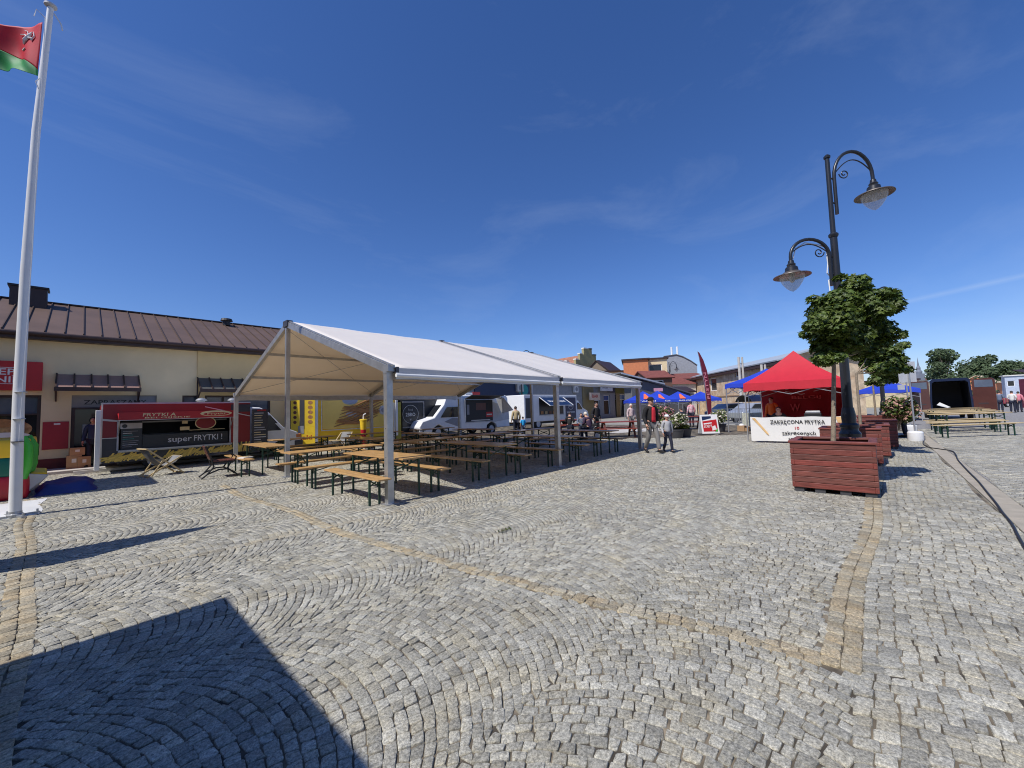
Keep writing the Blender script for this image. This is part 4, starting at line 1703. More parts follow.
t = thing('flag', 'red and green flag with pale emblem blowing from the top of the white flagpole', 'flag', (0, 0, 0))
def flag_pt(s, r):
    """s 0 hoist..1 fly end; r 0 top, .5 colour border, 1 bottom"""
    tp = Vector((42.5 - 88 * s, 22.5 + 9 * s - 6 * s * s, 0))
    bd = Vector((38.0 - 83 * s, 70 - 46 * s ** .8 + 18 * s * s, 0))
    bt = Vector((38.0 - 83 * s, 76 - 22 * s + 3 * s * s, 0))
    q = tp.lerp(bd, r / .5) if r <= .5 else bd.lerp(bt, (r - .5) / .5)
    P = atD(q.x, q.y, FD)
    wv = .09 * math.sin(s * 8 - r * 2.4) * min(1, s * 4) + .025 * math.sin(s * 17 + r * 6) * min(1, s * 5)
    return P + Vector((st, ct, 0)) * wv
n1, n2 = 40, 24
for nm, r0, r1, m in (('red_field', 0, .5, flagred), ('green_field', .5, 1, flaggrn)):
    b = MB()
    vs = [flag_pt(i / n1, r0 + (r1 - r0) * j / n2) for i in range(n1 + 1) for j in range(n2 + 1)]
    b.add(vs, [(i * (n2 + 1) + j, i * (n2 + 1) + j + 1, (i + 1) * (n2 + 1) + j + 1, (i + 1) * (n2 + 1) + j) for i in range(n1) for j in range(n2)], m)
    o = b.build(nm, t, smooth=80)
    o.modifiers.new('thickness', 'SOLIDIFY').thickness = .003
b = MB()
def emb(pts, w):
    P = [flag_pt(s, r) - Vector((st, ct, 0)) * .016 for s, r in pts]
    b.tube(P, [q * .55 for q in w], chalk, 6)
emb([(.13, .12), (.16, .16), (.20, .22), (.23, .27)], [.02, .05, .06, .02]); emb([(.10, .19), (.16, .18), (.22, .13), (.28, .12)], [.03, .03, .02, .01])
emb([(.12, .10), (.17, .13), (.19, .08), (.23, .06)], [.015, .02, .015, .01]); emb([(.17, .34), (.21, .37), (.25, .36)], [.015, .025, .012]); emb([(.10, .10), (.08, .16), (.11, .22)], [.01, .02, .02])
b.build('emblem', t)

# inflatable
t = thing('bouncy_castle', 'red teal and yellow bouncy castle corner with green pillars behind the flagpole', 'inflatable', (-.72, 13.45, 0))
def puff(x0, x1, y0, y1, z0, z1, m, nm):
    b = MB()
    k = 10
    r_ = (z1 - z0) / 2
    prof = []
    for i in range(k + 1):
        a = -math.pi / 2 + math.pi * i / k
        prof.append((math.cos(a) ** .5 * .05 if math.cos(a) > 0 else 0.0, z0 + r_ + r_ * math.sin(a)))
    vs = []
    for o_, z in prof:
        vs += [(x0, y0 - o_, z), (x1 + o_ - .05, y0 - o_, z), (x1 + o_, y0 - o_ + .05, z), (x1 + o_, y1, z), (x0, y1, z)]
    fs = []
    for i in range(k):
        for j in range(5):
            j2 = (j + 1) % 5
            fs.append((i * 5 + j, i * 5 + j2, (i + 1) * 5 + j2, (i + 1) * 5 + j))
    fs.append(tuple(range(k * 5, k * 5 + 5)))
    b.add(vs, fs, m)
    b.build(nm, t, smooth=50)
puff(-3, 0, 0, 2.6, 0, .50, vred, 'red_base')
puff(-3, -.02, .02, 2.4, .48, .90, vteal, 'teal_wall')
puff(-3, -.01, .01, 2.4, .88, 1.26, yellow, 'yellow_wall')
for x, y, in ((-.02, -.02), (.02, .55)):
    b = MB()
    b.tube([(x, y, .42), (x + .05, y - .02, .7), (x + .05, y - .02, 1.1), (x - .02, y, 1.32)], [.05, .075, .075, .04], vgreen, 14)
    b.build('pillar', t, smooth=60)
b = MB()
b.box((-1.85, 1.45, 2.3), (1.3, 2.7, 4.6), yellow)
b.build('tower', t, bevel=.2)
b = MB()
b.slab([(.05, .4, .50), (.30, .5, .46), (.28, .8, .56), (.05, .75, .60)], .10, yellow)
b.build('flap', t, bevel=.04)
b = MB()
b.slab([(.0, .3, .5), (.3, .5, .42), (.08, .5, .12), (0, .3, .12)], .03, offwhite)
b.build('tie_sheet', t)

def rumpled(name, x0, x1, y0, y1, h, m, label, cat, amp):
    b = MB()
    n = 18
    vs = []
    for i in range(n + 1):
        for j in range(n + 1):
            fx, fy = i / n, j / n
            e = min(1, 6 * min(fx, 1 - fx, fy, 1 - fy))
            z = e * (h + amp * (math.sin(fx * 9 + fy * 4) + math.sin(fy * 13 - fx * 3)) * .5) + .004
            vs.append((x0 + (x1 - x0) * fx + .03 * math.sin(fy * 8), y0 + (y1 - y0) * fy + .04 * math.sin(fx * 7), max(.004, z)))
    b.add(vs, [(i * (n + 1) + j, (i + 1) * (n + 1) + j, (i + 1) * (n + 1) + j + 1, i * (n + 1) + j + 1) for i in range(n) for j in range(n)], m)
    return tag(b.build(name, smooth=60), label, cat)
rumpled('groundsheet', -.62, .34, 13.5, 15.9, .16, vblue, 'rumpled blue tarpaulin on the paving next to the bouncy castle', 'groundsheet', .05)
rumpled('groundsheet', -1.9, -.42, 10.9, 13.0, .02, white, 'white plastic sheet on the paving beneath the bouncy castle by the flagpole', 'groundsheet', .012)
b = MB()
b.b2((-.05, 18.0, .02), (1.7, 18.1, .10), offwhite)
b.b2((.1, 17.95, .0), (.2, 18.15, .02), grey); b.b2((1.4, 17.95, .0), (1.5, 18.15, .02), grey)
tag(b.build('timber_beam'), 'pale beam lying on the ground left of the chip truck', 'beam')

# things just out of the frame on the left whose shadows fall on the paving
t = thing('kiosk', 'flat roofed dark kiosk outside the left edge whose shadow covers the near paving', 'kiosk', (0, 0, 0))
b = MB()
b.b2((-4.2, -3.2, 0), (-1.62, 4.45, 3.1), mat('dark kiosk boards', (.045, .038, .03), .7))
b.build('wall', t)
b = MB()
b.b2((-4.35, -3.35, 3.1), (-1.47, 4.60, 3.2), roofdk)
b.build('roof', t)
t = thing('feather_flag', 'feather shaped flag outside the left edge casting the pointed shadow', 'flag', (-1.15, 7.72, 0))
b = MB()
b.tube([(0, 0, 0), (0, 0, 2.6), (0, -.1, 3.2), (0, -.16, 3.45)], [.02, .018, .012, .008], alu, 8)
b.lathe([(.25, 0), (.25, .05), (.05, .08)], dgrey, 16)
b.build('pole', t)
b = MB()
prof = [(0, .55), (-.60, .55), (-.72, 1.2), (-.70, 1.75), (-.56, 2.05), (-.52, 2.3), (-.38, 2.75), (-.25, 3.2), (-.16, 3.45), (-.1, 3.2), (0, 2.6)]
b.slab([(0, y, z) for y, z in prof], .006, burg)
b.build('flag_cloth', t)


# ------------------------------------------------------------------ foliage
def leaf_cloud(clumps, n, size, m, flat=.35, seed=1, lobed=False):
    rg = np.random.default_rng(seed)
    b = MB()
    cl = [(Vector(c), r) for c, r in clumps]
    wts = np.array([r[0] * r[1] * r[2] for _, r in cl]) ** .75
    wts /= wts.sum()
    pick = rg.choice(len(cl), n, p=wts)
    k = b._mi(m)
    for i in pick:
        c, r = cl[i]
        d = rg.normal(size=3)
        d /= np.linalg.norm(d)
        rad = rg.uniform(.45, 1.06) ** .6
        p = Vector((c.x + d[0] * r[0] * rad, c.y + d[1] * r[1] * rad, c.z + d[2] * r[2] * rad))
        nrm = Vector((d[0] * .7 + rg.normal() * .5, d[1] * .7 + rg.normal() * .5, abs(d[2]) * .5 + .55 + rg.normal() * .35)).normalized()
        a = nrm.orthogonal().normalized()
        a = Matrix.Rotation(rg.uniform(0, 6.28), 3, nrm) @ a
        s = size * rg.uniform(.6, 1.3)
        e = nrm.cross(a)
        o = len(b.v)
        dr = nrm * s * flat
        if lobed:
            b.v.append(tuple(p))
            for j in range(10):
                t_ = 2 * math.pi * j / 10
                rr = s * (.62 if j % 2 == 0 else .36) * (1.15 if j == 0 else 1)
                b.v.append(tuple(p + a * math.cos(t_) * rr + e * math.sin(t_) * rr - dr * (.45 if j % 2 == 0 else .12)))
            b.f += [(o, o + 1 + j, o + 1 + (j + 1) % 10) for j in range(10)]
            b.mi += [k] * 10
            continue
        b.v += [tuple(p - a * s * .5), tuple(p + e * s * .5 - dr * .4), tuple(p + a * s * .62 - dr), tuple(p - e * s * .5 - dr * .4), tuple(p + a * s * .1)]
        b.f += [(o, o + 1, o + 4), (o + 1, o + 2, o + 4), (o + 2, o + 3, o + 4), (o + 3, o, o + 4)]
        b.mi += [k] * 4
    return b


def standard_tree(name, base, trunk_top, clumps, n, size, label, group, seed, r0=.035):
    t = thing(name, label, 'tree', base, 0, group)
    b = MB()
    tt = Vector(trunk_top)
    b.tube([(0, 0, -.02), tt * .3 + Vector((.012, 0, 0)), tt * .65 - Vector((.012, 0, 0)), tt], [r0 * 1.15, r0, r0 * .92, r0 * .85], bark, 10)
    for c, r in clumps:
        c = Vector(c)
        q = tt * .98
        mid = (q + c) / 2 + Vector((0, 0, -.06))
        b.tube([q, mid, c], [r0 * .55, r0 * .35, r0 * .12], bark, 6)
    b.build('trunk', t, smooth=60)
    rg = random.Random(seed)
    extra = []
    for c, r in clumps:
        for _ in range(3):
            d = Vector((rg.gauss(0, 1), rg.gauss(0, 1), rg.gauss(0, .7))).normalized()
            q = r[0] * rg.uniform(.22, .36)
            extra.append(((c[0] + d.x * r[0] * 1.0, c[1] + d.y * r[1] * 1.0, c[2] + d.z * r[2] * 1.0), (q, q, q * .7)))
    shrunk = [(c, (r[0] * .86, r[1] * .86, r[2] * .80)) for c, r in clumps]
    leaf_cloud(shrunk + extra, n, size, leafm, seed=seed, lobed=True).build('crown', t)
    return t


def planter(x, y, label, first=[None], soil_z=.80, rz=0.0):
    g = 'dark red timber planters in a row'
    if first[0] is not None:
        return dup(first[0], (x, y, 0), rz, label)
    t = thing('timber_planter', label, 'planter', (x, y, 0), rz, g)
    first[0] = t
    hh, n = .87, 8
    zb = .07
    ph = (hh - zb - .04) / n
    for nm in ('front', 'back', 'left', 'right'):
        b = MB()
        for k in range(n):
            z = zb + ph * (k + .5)
            e = .0 if k % 2 else .0
            if nm == 'front':
                b.box((-.50, 0, z), (.05, 1.12 if k % 2 else 1.02, ph - .006), brownw)
            if nm == 'back':
                b.box((.50, 0, z), (.05, 1.12 if k % 2 else 1.02, ph - .006), brownw)
            if nm == 'left':
                b.box((0, .535, z), (.95 if k % 2 else 1.05, .05, ph - .006), brownx)
            if nm == 'right':
                b.box((0, -.535, z), (.95 if k % 2 else 1.05, .05, ph - .006), brownx)
        b.build('side_panel', t, bevel=.006)
    b = MB()
    zt = hh - .02
    b.box((-.485, 0, zt), (.12, 1.16, .04), brownw); b.box((.485, 0, zt), (.12, 1.16, .04), brownw)
    b.box((0, .525, zt), (.85, .11, .04), brownx); b.box((0, -.525, zt), (.85, .11, .04), brownx)
    b.build('rim', t, bevel=.006)
    for xx in (-.44, .44):
        for yy in (-.46, -.15, .18, .47):
            b = MB()
            b.box((xx, yy, .035), (.12, .14, .07), dgrey)
            b.build('foot', t)
    b = MB()
    b.box((0, 0, .76), (.93, 1.0, .04), soil)
    b.build('soil', t)
    return t


planter(8.98, .61, 'dark red timber planter nearest the camera holding a slim young maple')
planter(12.9, .52, 'shaded dark red planter just behind the lamp post')
planter(14.6, .36, 'dark red timber planter third in the row, beside the red gazebo')
planter(17.2, .14, 'dark red timber planter fourth in the row by the white sign weights')
planter(21.2, .05, 'most distant dark red timber planter in the row')

def P1(px, py, D):
    return atD(px, py, D)
def rel(base, px, py, D):
    return tuple(atD(px, py, D) - Vector(base))
base = Vector((8.91, .60, .78))
D1 = base.x * st + base.y * ct
sc = D1 / CF
cl = []
for (px_, py_, rx, rz_, dd) in ((855, 285, 17, 13, 0), (838, 300, 22, 12, -.2), (875, 297, 24, 10, .1), (822, 312, 18, 14, 0), (858, 312, 34, 20, .2), (890, 305, 16, 12, 0), (818, 335, 13, 13, -.1),
                           (845, 338, 28, 20, -.1), (878, 330, 20, 16, .2), (850, 330, 34, 26, .35), (826, 358, 15, 10, -.2), (836, 322, 26, 22, -.35), (868, 350, 16, 10, .1)):
    c = Vector(rel(base, px_, py_, D1 + dd))
    cl.append((tuple(c), (rx * sc, rx * sc * .9, rz_ * sc)))
standard_tree('maple_tree', base, rel(base, 834, 352, D1), cl, 9500, .078, 'young round crowned maple growing in the nearest planter beside the lamp post', 'standard maples in planters', 3)
base = Vector((14.6, .36, .78))
D2 = base.x * st + base.y * ct
sc = D2 / CF
cl = [(rel(base, x_, y_, D2 + d_), (rx * sc, rx * sc, rz_ * sc)) for x_, y_, rx, rz_, d_ in ((884, 352, 16, 12, 0), (876, 362, 16, 14, .2), (893, 360, 13, 12, 0), (885, 368, 16, 8, -.2), (872, 348, 12, 10, 0))]
standard_tree('maple_tree', base, (0, 0, rel(base, 876, 372, D2)[2]), cl, 2600, .10, 'second smaller maple in the planter row, half hidden by the nearest crown', 'standard maples in planters', 4)
base = Vector((21.2, .05, .78))
D3 = base.x * st + base.y * ct
sc = D3 / CF
cl = [(rel(base, x_, y_, D3 + d_), (rx * sc, rx * sc, rz_ * sc)) for x_, y_, rx, rz_, d_ in ((884, 372, 12, 9, 0), (892, 377, 10, 8, .2), (878, 380, 9, 8, 0))]
standard_tree('maple_tree', base, (0, 0, rel(base, 882, 384, D3)[2]), cl, 1200, .12, 'farthest maple of the planter row, low crown above the pink shrub', 'standard maples in planters', 5)


def shrub(px, py, D, w, h, petals, label, cat='shrub', ground=False, n=500, leafmat=None, group=None):
    c = atD(px, py, D)
    t = thing('flowering_shrub', label, cat, (c.x, c.y, 0 if ground else max(0, c.z - h)), 0, group)
    z0 = 0
    cl = [((random.uniform(-.3, .3) * w, random.uniform(-.3, .3) * w, h * random.uniform(.4, .75)), (w * .33, w * .33, h * .33)) for _ in range(7)]
    leaf_cloud(cl, n, .11, leafmat or leafm, seed=int(px)).build('foliage', t)
    if petals:
        leaf_cloud([(c_, (r_[0] * 1.05, r_[1] * 1.05, r_[2] * 1.05)) for c_, r_ in cl], n // 2, .10, petals, seed=int(px) + 1).build('blossom', t)
    b = MB()
    for k in range(5):
        b.tube([(0, 0, 0), (random.uniform(-.2, .2) * w, random.uniform(-.2, .2) * w, h * .6)], [.02, .01], bark, 5)
    b.build('stem', t)


shrub(896, 397, 15.0, 1.0, 1.25, mat('faded blossom', (.36, .20, .15), .8, island=.3), 'pinkish brown flowering shrub in the farther planters', n=900)
shrub(901, 405, 16.0, .8, .5, leafy, 'low yellow green shrub spilling over a farther planter', n=400)


# ------------------------------------------------------------------ street lamps
def scroll(c, r, turns, plane_x, start, k=26):
    pts = []
    for i in range(k + 1):
        f = i / k
        a = start + turns * 2 * math.pi * f
        rr = r * (1 - .8 * f)
        pts.append(Vector(c) + Vector(plane_x) * math.cos(a) * rr + Vector((0, 0, 1)) * math.sin(a) * rr)
    return pts


def lamp_post(loc, rz, label):
    # local +X is the side of the upper lantern
    t = thing('street_lamp', label, 'street lamp', loc, rz, 'black two armed street lamps')
    b = MB()
    b.lathe([(.23, 0), (.23, .10), (.25, .12), (.25, .30), (.20, .36), (.22, .40), (.18, .46), (.17, .66), (.185, .70), (.19, .84), (.15, .90), (.15, .95), (.165, .97), (.165, 1.02), (.12, 1.06), (.125, 1.22), (.105, 1.34), (.10, 1.38)], blackp, 24)
    b.build('base', t, smooth=35)
    b = MB()
    b.tube([(0, 0, 1.36), (0, 0, 5.1)], [.088, .064], blackp, 18)
    b.tube([(0, 0, 5.1), (0, 0, 6.86)], [.048, .042], blackp, 16)
    b.lathe([(.07, 0), (.09, .03), (.09, .07), (.06, .10)], blackp, 16, (0, 0, 5.06))
    b.lathe([(.06, 0), (.065, .04), (.03, .08), (0, .09)], blackp, 12, (0, 0, 6.84))
    b.build('pole', t, smooth=35)
    for sgn, z0, z1, zt, rx in ((1, 5.58, 6.40, 6.98, .42), (-1, 4.0, 4.66, 5.04, .42)):
        xo = .12 * sgn
        pts = [(xo, 0, z0), (xo, 0, z1)]
        for k in range(1, 15):
            a = math.pi * k / 14
            pts.append((xo + sgn * (rx * (1 - math.cos(a))), 0, z1 + (zt - z1) * math.sin(a)))
        endx = xo + sgn * 2 * rx
        ze = z1 - .10
        pts.append((endx, 0, ze))
        b = MB()
        b.tube(pts, .034, blackp, 12)
        for z in (z0 + .25, z1 - .02):
            b.tube([(0, 0, z), (xo, 0, z)], .02, blackp, 8)
        b.tube(scroll((xo + sgn * .22, 0, z1 + .08), .11, 1.4, (sgn, 0, 0), math.pi), .012, blackp, 6)
        b.tube([(xo + sgn * (.04 + .80 * q / 14), 0, z1 + .03 + (zt - z1) * .62 * math.sin(math.pi * (.08 + .86 * q / 14))) for q in range(15)], .012, blackp, 6)
        arm = b.build('arm', t, smooth=40)
        b = MB()
        b.lathe([(.0, .0), (.05, 0), (.06, -.06), (.085, -.09), (.075, -.12), (.115, -.16), (.125, -.24), (.15, -.27)], blackp, 20, (endx, 0, ze + .02))
        ln = b.build('lantern', t, smooth=30)
        b = MB()
        b.lathe([(.15, -.25), (.20, -.29), (.34, -.335), (.345, -.35), (.33, -.35), (.20, -.31), (.15, -.28)], mat('lamp shade', (.10, .085, .075), .45, .2), 28, (endx, 0, ze + .02))
        b.build('shade', ln, smooth=40)
        b = MB()
        b.lathe([(.235, -.325), (.225, -.40), (.18, -.50), (.11, -.60), (.05, -.655), (.02, -.67), (.0, -.685)], lampglass, 24, (endx, 0, ze + .02))
        b.build('globe', ln, smooth=60)
        b = MB()
        b.lathe([(.03, -.28), (.045, -.34), (.045, -.46), (.0, -.49)], offwhite, 12, (endx, 0, ze + .02))
        b.build('bulb', ln, smooth=60)
    b = MB()
    b.tube([(-.9, .02, 4.62), (-.82, .03, 4.85), (-.6, .04, 4.98), (-.3, .04, 4.92), (-.14, .05, 4.86), (-.13, .05, 4.5), (-.16, .05, 4.3), (-.05, .09, 4.2), (-.1, .1, 4.15), (-.13, .05, 3.9)], .012, white, 6)
    b.build('white_cord', t)
    return t


LA = math.atan2(-.74, .67)
lamp = lamp_post((10.97, .45, 0), LA, 'tall black two armed street lamp in front, standing behind the nearest planter')
for loc, lab in (((26.3, -.25, 0), 'distant black street lamp whose lantern shows right of the nearest maple'),
                 (tuple(Vector((atD(522, 400, 37).x, atD(522, 400, 37).y, 0))), 'black street lamp whose arch peeks over the marquee roof'),
                 (tuple(Vector((atD(671, 400, 51).x, atD(671, 400, 51).y, 0))), 'black street lamp in front of the brown tiled roofs')):
    dup(lamp, loc, LA, lab)


# ------------------------------------------------------------------ gazebos
def gazebo(x, y, rz, w, d, eave, peak, val, fabric, label, group, walls=()):
    t = thing('gazebo', label, 'gazebo', (x, y, 0), rz, group)
    for sx in (-1, 1):
        for sy in (-1, 1):
            b = MB()
            b.box((sx * (w / 2 - .03), sy * (d / 2 - .03), eave / 2), (.04, .04, eave), alu)
            b.box((sx * (w / 2 - .03), sy * (d / 2 - .03), .005), (.1, .1, .01), steel)
            b.build('leg', t)
    b = MB()
    n = 12
    vs, fs = [], []
    crn = [(-w / 2, -d / 2), (w / 2, -d / 2), (w / 2, d / 2), (-w / 2, d / 2)]
    per = 10
    for k in range(n + 1):
        f = k / n
        z = eave + (peak - eave) * (1 - f) - .07 * math.sin(math.pi * f) * (peak - eave)
        for c in range(4):
            a, e = crn[c], crn[(c + 1) % 4]
            for j in range(per):
                g = j / per
                px_, py_ = a[0] + (e[0] - a[0]) * g, a[1] + (e[1] - a[1]) * g
                sag = .10 * math.sin(math.pi * g) * f * (1 - f) * 2.0
                vs.append((px_ * f, py_ * f, z - sag))
    N = 4 * per
    for k in range(n):
        for j in range(N):
            j2 = (j + 1) % N
            fs.append(((k + 1) * N + j, (k + 1) * N + j2, k * N + j2, k * N + j))
    b.add(vs, fs, fabric)
    o = b.build('canopy', t, smooth=28)
    b = MB()
    vs = []
    for c in range(4):
        a, e = crn[c], crn[(c + 1) % 4]
        for j in range(per):
            g = j / per
            px_, py_ = a[0] + (e[0] - a[0]) * g, a[1] + (e[1] - a[1]) * g
            dz = -val - (.05 if j in (0,) else 0) + .015 * math.sin(j * 1.7)
            vs += [(px_ * 1.004, py_ * 1.004, eave), (px_ * 1.01, py_ * 1.01, eave + dz)]
    b.add(vs, [(2 * k, (2 * k + 2) % (2 * N), (2 * k + 3) % (2 * N), 2 * k + 1) for k in range(N)], fabric)
    b.build('valance', t)
    b = MB()
    e = eave - .06
    for i in range(4):
        a, c = crn[i], crn[(i + 1) % 4]
        m_ = ((a[0] + c[0]) / 2 * .97, (a[1] + c[1]) / 2 * .97)
        for q in (a, c):
            b.bar((q[0] * .97, q[1] * .97, e - .02), (m_[0], m_[1], e - .42), .015, .025, alu); b.bar((q[0] * .97, q[1] * .97, e - .46), (m_[0], m_[1], e - .03), .015, .025, alu)
    b.build('scissor_frame', t)
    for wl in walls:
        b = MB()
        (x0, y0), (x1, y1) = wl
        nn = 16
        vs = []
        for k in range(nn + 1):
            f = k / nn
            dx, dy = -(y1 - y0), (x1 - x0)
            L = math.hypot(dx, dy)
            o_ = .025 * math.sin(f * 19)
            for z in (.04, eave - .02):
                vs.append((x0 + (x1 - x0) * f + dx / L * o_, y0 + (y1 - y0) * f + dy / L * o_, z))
        b.add(vs, [(2 * k, 2 * k + 2, 2 * k + 3, 2 * k + 1) for k in range(nn)], mat('dark red wall cloth', (.30, .012, .02), .75))  # canopy red made darker: the gazebo's interior shade is put into this colour
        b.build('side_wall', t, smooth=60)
    return t


GX, GY = 19.35, 2.32
gz = gazebo(GX, GY, 0, 3.0, 3.05, 2.28, 3.55, .30, gazred, 'bright red pop up gazebo behind the white chips banner', None,
            walls=[((1.46, -1.48), (1.46, 1.48)), ((-1.3, -1.48), (1.46, -1.48))])
b = MB()
for k, c in enumerate('BELG.'):
    pass
b.text('BELGIJ', (1.42, -.15, 1.66), (0, -1, 0), (0, 0, 1), .16, mat('pale red print', (.62, .12, .12), .6), 1.0, depth=.05)
b.build('wall_print', gz)
b = MB()
b.text('W', (1.42, .25, 1.25), (0, -1, 0), (0, 0, 1), .32, mat('pale red print', (.62, .12, .12), .6), .35, depth=.05)
b.build('wall_print', gz)
t = thing('banner', 'white banner reading ZAKRĘCONA FRYTKA hung across the front of the red gazebo', 'banner', (0, 0, 0))
BL, BR = Vector((17.50, 3.62, 0)), Vector((17.78, .80, 0))
bd = (BR - BL).normalized()
bn = Vector((bd.y, -bd.x, 0))
if bn.x > 0:
    bn = -bn
b = MB()
n = 24
vs = []
LW = (BR - BL).length
for k in range(n + 1):
    f = k / n
    o_ = bn * (.02 * math.sin(f * 15))
    sag = .025 * math.sin(f * math.pi * 3) ** 2
    for z in (.06 + sag * .4, .35, .65, .97 - sag):
        p = BL + bd * LW * f + o_ * (1 - abs(z - .5))
        vs.append((p.x, p.y, z))
b.add(vs, [(4 * k + j, 4 * k + 4 + j, 4 * k + 5 + j, 4 * k + 1 + j) for k in range(n) for j in range(3)], paper)
o = b.build('cloth', t, smooth=60)
def bp(x, z, d=.03):
    p = BL + bd * x + bn * d
    return (p.x, p.y, z)
b = MB()
b.text('ZAKRĘCONA FRYTKA', bp(1.45, .765), bd, (0, 0, 1), .175, mat('banner ink', (.012, .012, .012), .9, var=0), 1.62)
b.text('10', bp(1.45, .555), bd, (0, 0, 1), .10, red, .13)
b.text('zakręconych', bp(1.48, .36), bd, (0, 0, 1), .155, mat('banner ink', (.012, .012, .012)), 1.0)
b.text('smaków', bp(1.48, .17), bd, (0, 0, 1), .125, mat('banner ink', (.012, .012, .012)), .62)
b.build('lettering', t)
b = MB()
b.slab([bp(.06, .93), bp(.50, .34), bp(.58, .28), bp(.56, .36), bp(.16, .93)], .004, mat('chip print', (.72, .46, .20), .6, var=.15))
b.build('chip_picture', t)
b = MB()
b.slab([bp(2.55, .95), bp(2.82, .95), bp(2.82, .55), bp(2.62, .72)], .004, mat('chip print', (.72, .46, .20), .6))
b.build('chip_picture', t)
b = MB()
for x_ in (.03, LW - .03):
    p = BL + bd * x_ - bn * .03
    b.tube([(p.x, p.y, 0), (p.x, p.y, 1.0)], .015, alu, 8)
b.build('post', t)
b = MB()
b.box((0, 0, .72), (.6, 2.3, .04), ltgrey)
for sx in (-.25, .25):
    for sy in (-1.05, 1.05):
        b.box((sx, sy, .35), (.035, .035, .7), steel)
o = tag(b.build('serving_table'), 'plain folding table inside the red gazebo behind the banner', 'table')
o.location = (18.35, 2.2, 0)
# black fryer on the table
b = MB()
b.box((0, 0, .16), (.36, .5, .32), black); b.box((0, 0, .36), (.30, .44, .06), steel); b.tube([(.0, -.2, .4), (0, .2, .4)], .015, steel); b.box((-.19, .1, .1), (.02, .1, .06), steel)
o = tag(b.build('fryer', bevel=.01), 'black chip fryer on the table in the red gazebo', 'fryer')
o.location = (18.4, 1.75, .74)

p = atD(770, 380, 20)
gazebo(24.2, 4.1, R(-8), 3.0, 3.0, 2.50, 3.25, .2, gazblue, 'blue pop up gazebo directly behind the red gazebo', 'blue market gazebos')
for i, (px_, D, lab) in enumerate(((643, 38, 'blue market gazebo leftmost in the row behind the walking man'), (657.5, 40.5, 'taller blue gazebo with pink sign second in the market row'), (678, 42, 'blue gazebo third in the market row, left of the burgundy feather flag'), (700.5, 44.5, 'blue gazebo of the market row standing behind the burgundy feather flag'))):
    p = atD(px_, 395, D)
    g = gazebo(p.x, p.y, R(35), 3.2, 3.2, 2.0, 2.95 if i == 1 else 2.85, .25, gazblue, lab, 'blue market gazebos')
    if i < 3:
        b = MB()
        vx = [(-.25, -1.55, 2.06), (.35, -1.55, 2.06), (.12, -.45, 2.56), (-.02, -.45, 2.56)]
        M = Matrix.Rotation(R(-90), 4, 'Z')
        b.slab([M @ Vector((x_, y_, z_ + .0)) for x_, y_, z_ in vx], -.02, mat('orange print', (.78, .16, .06), .6))
        b.build('canopy_print', g)
        b = MB()
        b.text('TARGI', M @ Vector((0, -1.63, 1.88)), M.to_3x3() @ Vector((1, 0, 0)), (0, 0, 1), .13, white, 1.6)
        b.build('lettering', g)
p = atD(887, 392, 27)
gazebo(p.x, p.y, 0, 3.0, 3.0, 2.05, 2.75, .22, gazblue, 'small blue gazebo seen between the planter tree trunks', 'blue market gazebos')
p = atD(661, 388, 42)
b = MB()
b.box((0, 0, 0), (1.0, .05, .35), mat('pink board', (.75, .35, .38), .6)); b.box((0, .1, -1.6), (.05, .05, 3.0), steel)
o = tag(b.build('sign_board'), 'small pink sign board on a pole above the blue gazebos', 'sign')
o.location = (p.x, p.y + .3, 3.1)
o.rotation_euler = (0, 0, R(-40))

# burgundy feather flag
SV = Vector((ct, -st, 0))       # screen right on the ground
FV = Vector((st, ct, 0))
p0 = atD(708, 412, 24)
t = thing('feather_flag', 'tall burgundy feather flag behind the red and white A-board', 'flag', (p0.x, p0.y, 0))
b = MB()
b.tube([(0, 0, 0), SV * -.12 + Vector((0, 0, 2.8)), SV * -.36 + Vector((0, 0, 4.5)), SV * -.42 + Vector((0, 0, 4.7))], [.022, .018, .012, .008], alu, 8)
b.lathe([(.22, 0), (.22, .05), (.04, .08)], dgrey, 16)
b.build('pole', t)
b = MB()
pr = [(-.02, .75), (.20, .75), (.24, 1.6), (.20, 2.6), (.10, 3.5), (-.08, 4.15), (-.30, 4.62), (-.42, 4.7), (-.36, 4.4), (-.26, 3.6), (-.14, 2.7)]
b.slab([tuple(SV * a + Vector((0, 0, z))) for a, z in pr], .008, burg)
fc = b.build('flag_cloth', t)
b = MB()
b.text('FESTYN', SV * .02 + FV * -.012 + Vector((0, 0, 2.6)), (-.10 * SV.x, -.10 * SV.y, 1), SV * -1, .17, pink, 1.6)
b.build('lettering', fc)

# A-board
p0 = gnd(709.5, 434.5)
t = thing('a_board', 'white framed A-board poster in red and white standing on the paving', 'sign', (p0.x, p0.y, 0), math.atan2(-SV.y, -SV.x) + math.pi)
b = MB()
b.slab([(-.42, -.18, .06), (.42, -.18, .06), (.42, .0, .98), (-.42, .0, .98)], .03, white)
b.slab([(.42, .30, .06), (-.42, .30, .06), (-.42, .04, .98), (.42, .04, .98)], .03, white)
b.build('board', t)
b = MB()
def ab(x, z, d=.006):
    y = -.18 + .18 * (z - .06) / .92
    return (x, y - d, z)
b.slab([ab(-.35, .16), ab(.35, .16), ab(.35, .74), ab(-.35, .66)], .003, red)
b.slab([ab(-.35, .70), ab(.1, .8), ab(.1, .90), ab(-.35, .90)], .003, signblue)
b.slab([ab(-.3, .50, .01), ab(.1, .55, .01), ab(.1, .60, .01), ab(-.3, .56, .01)], .003, white)
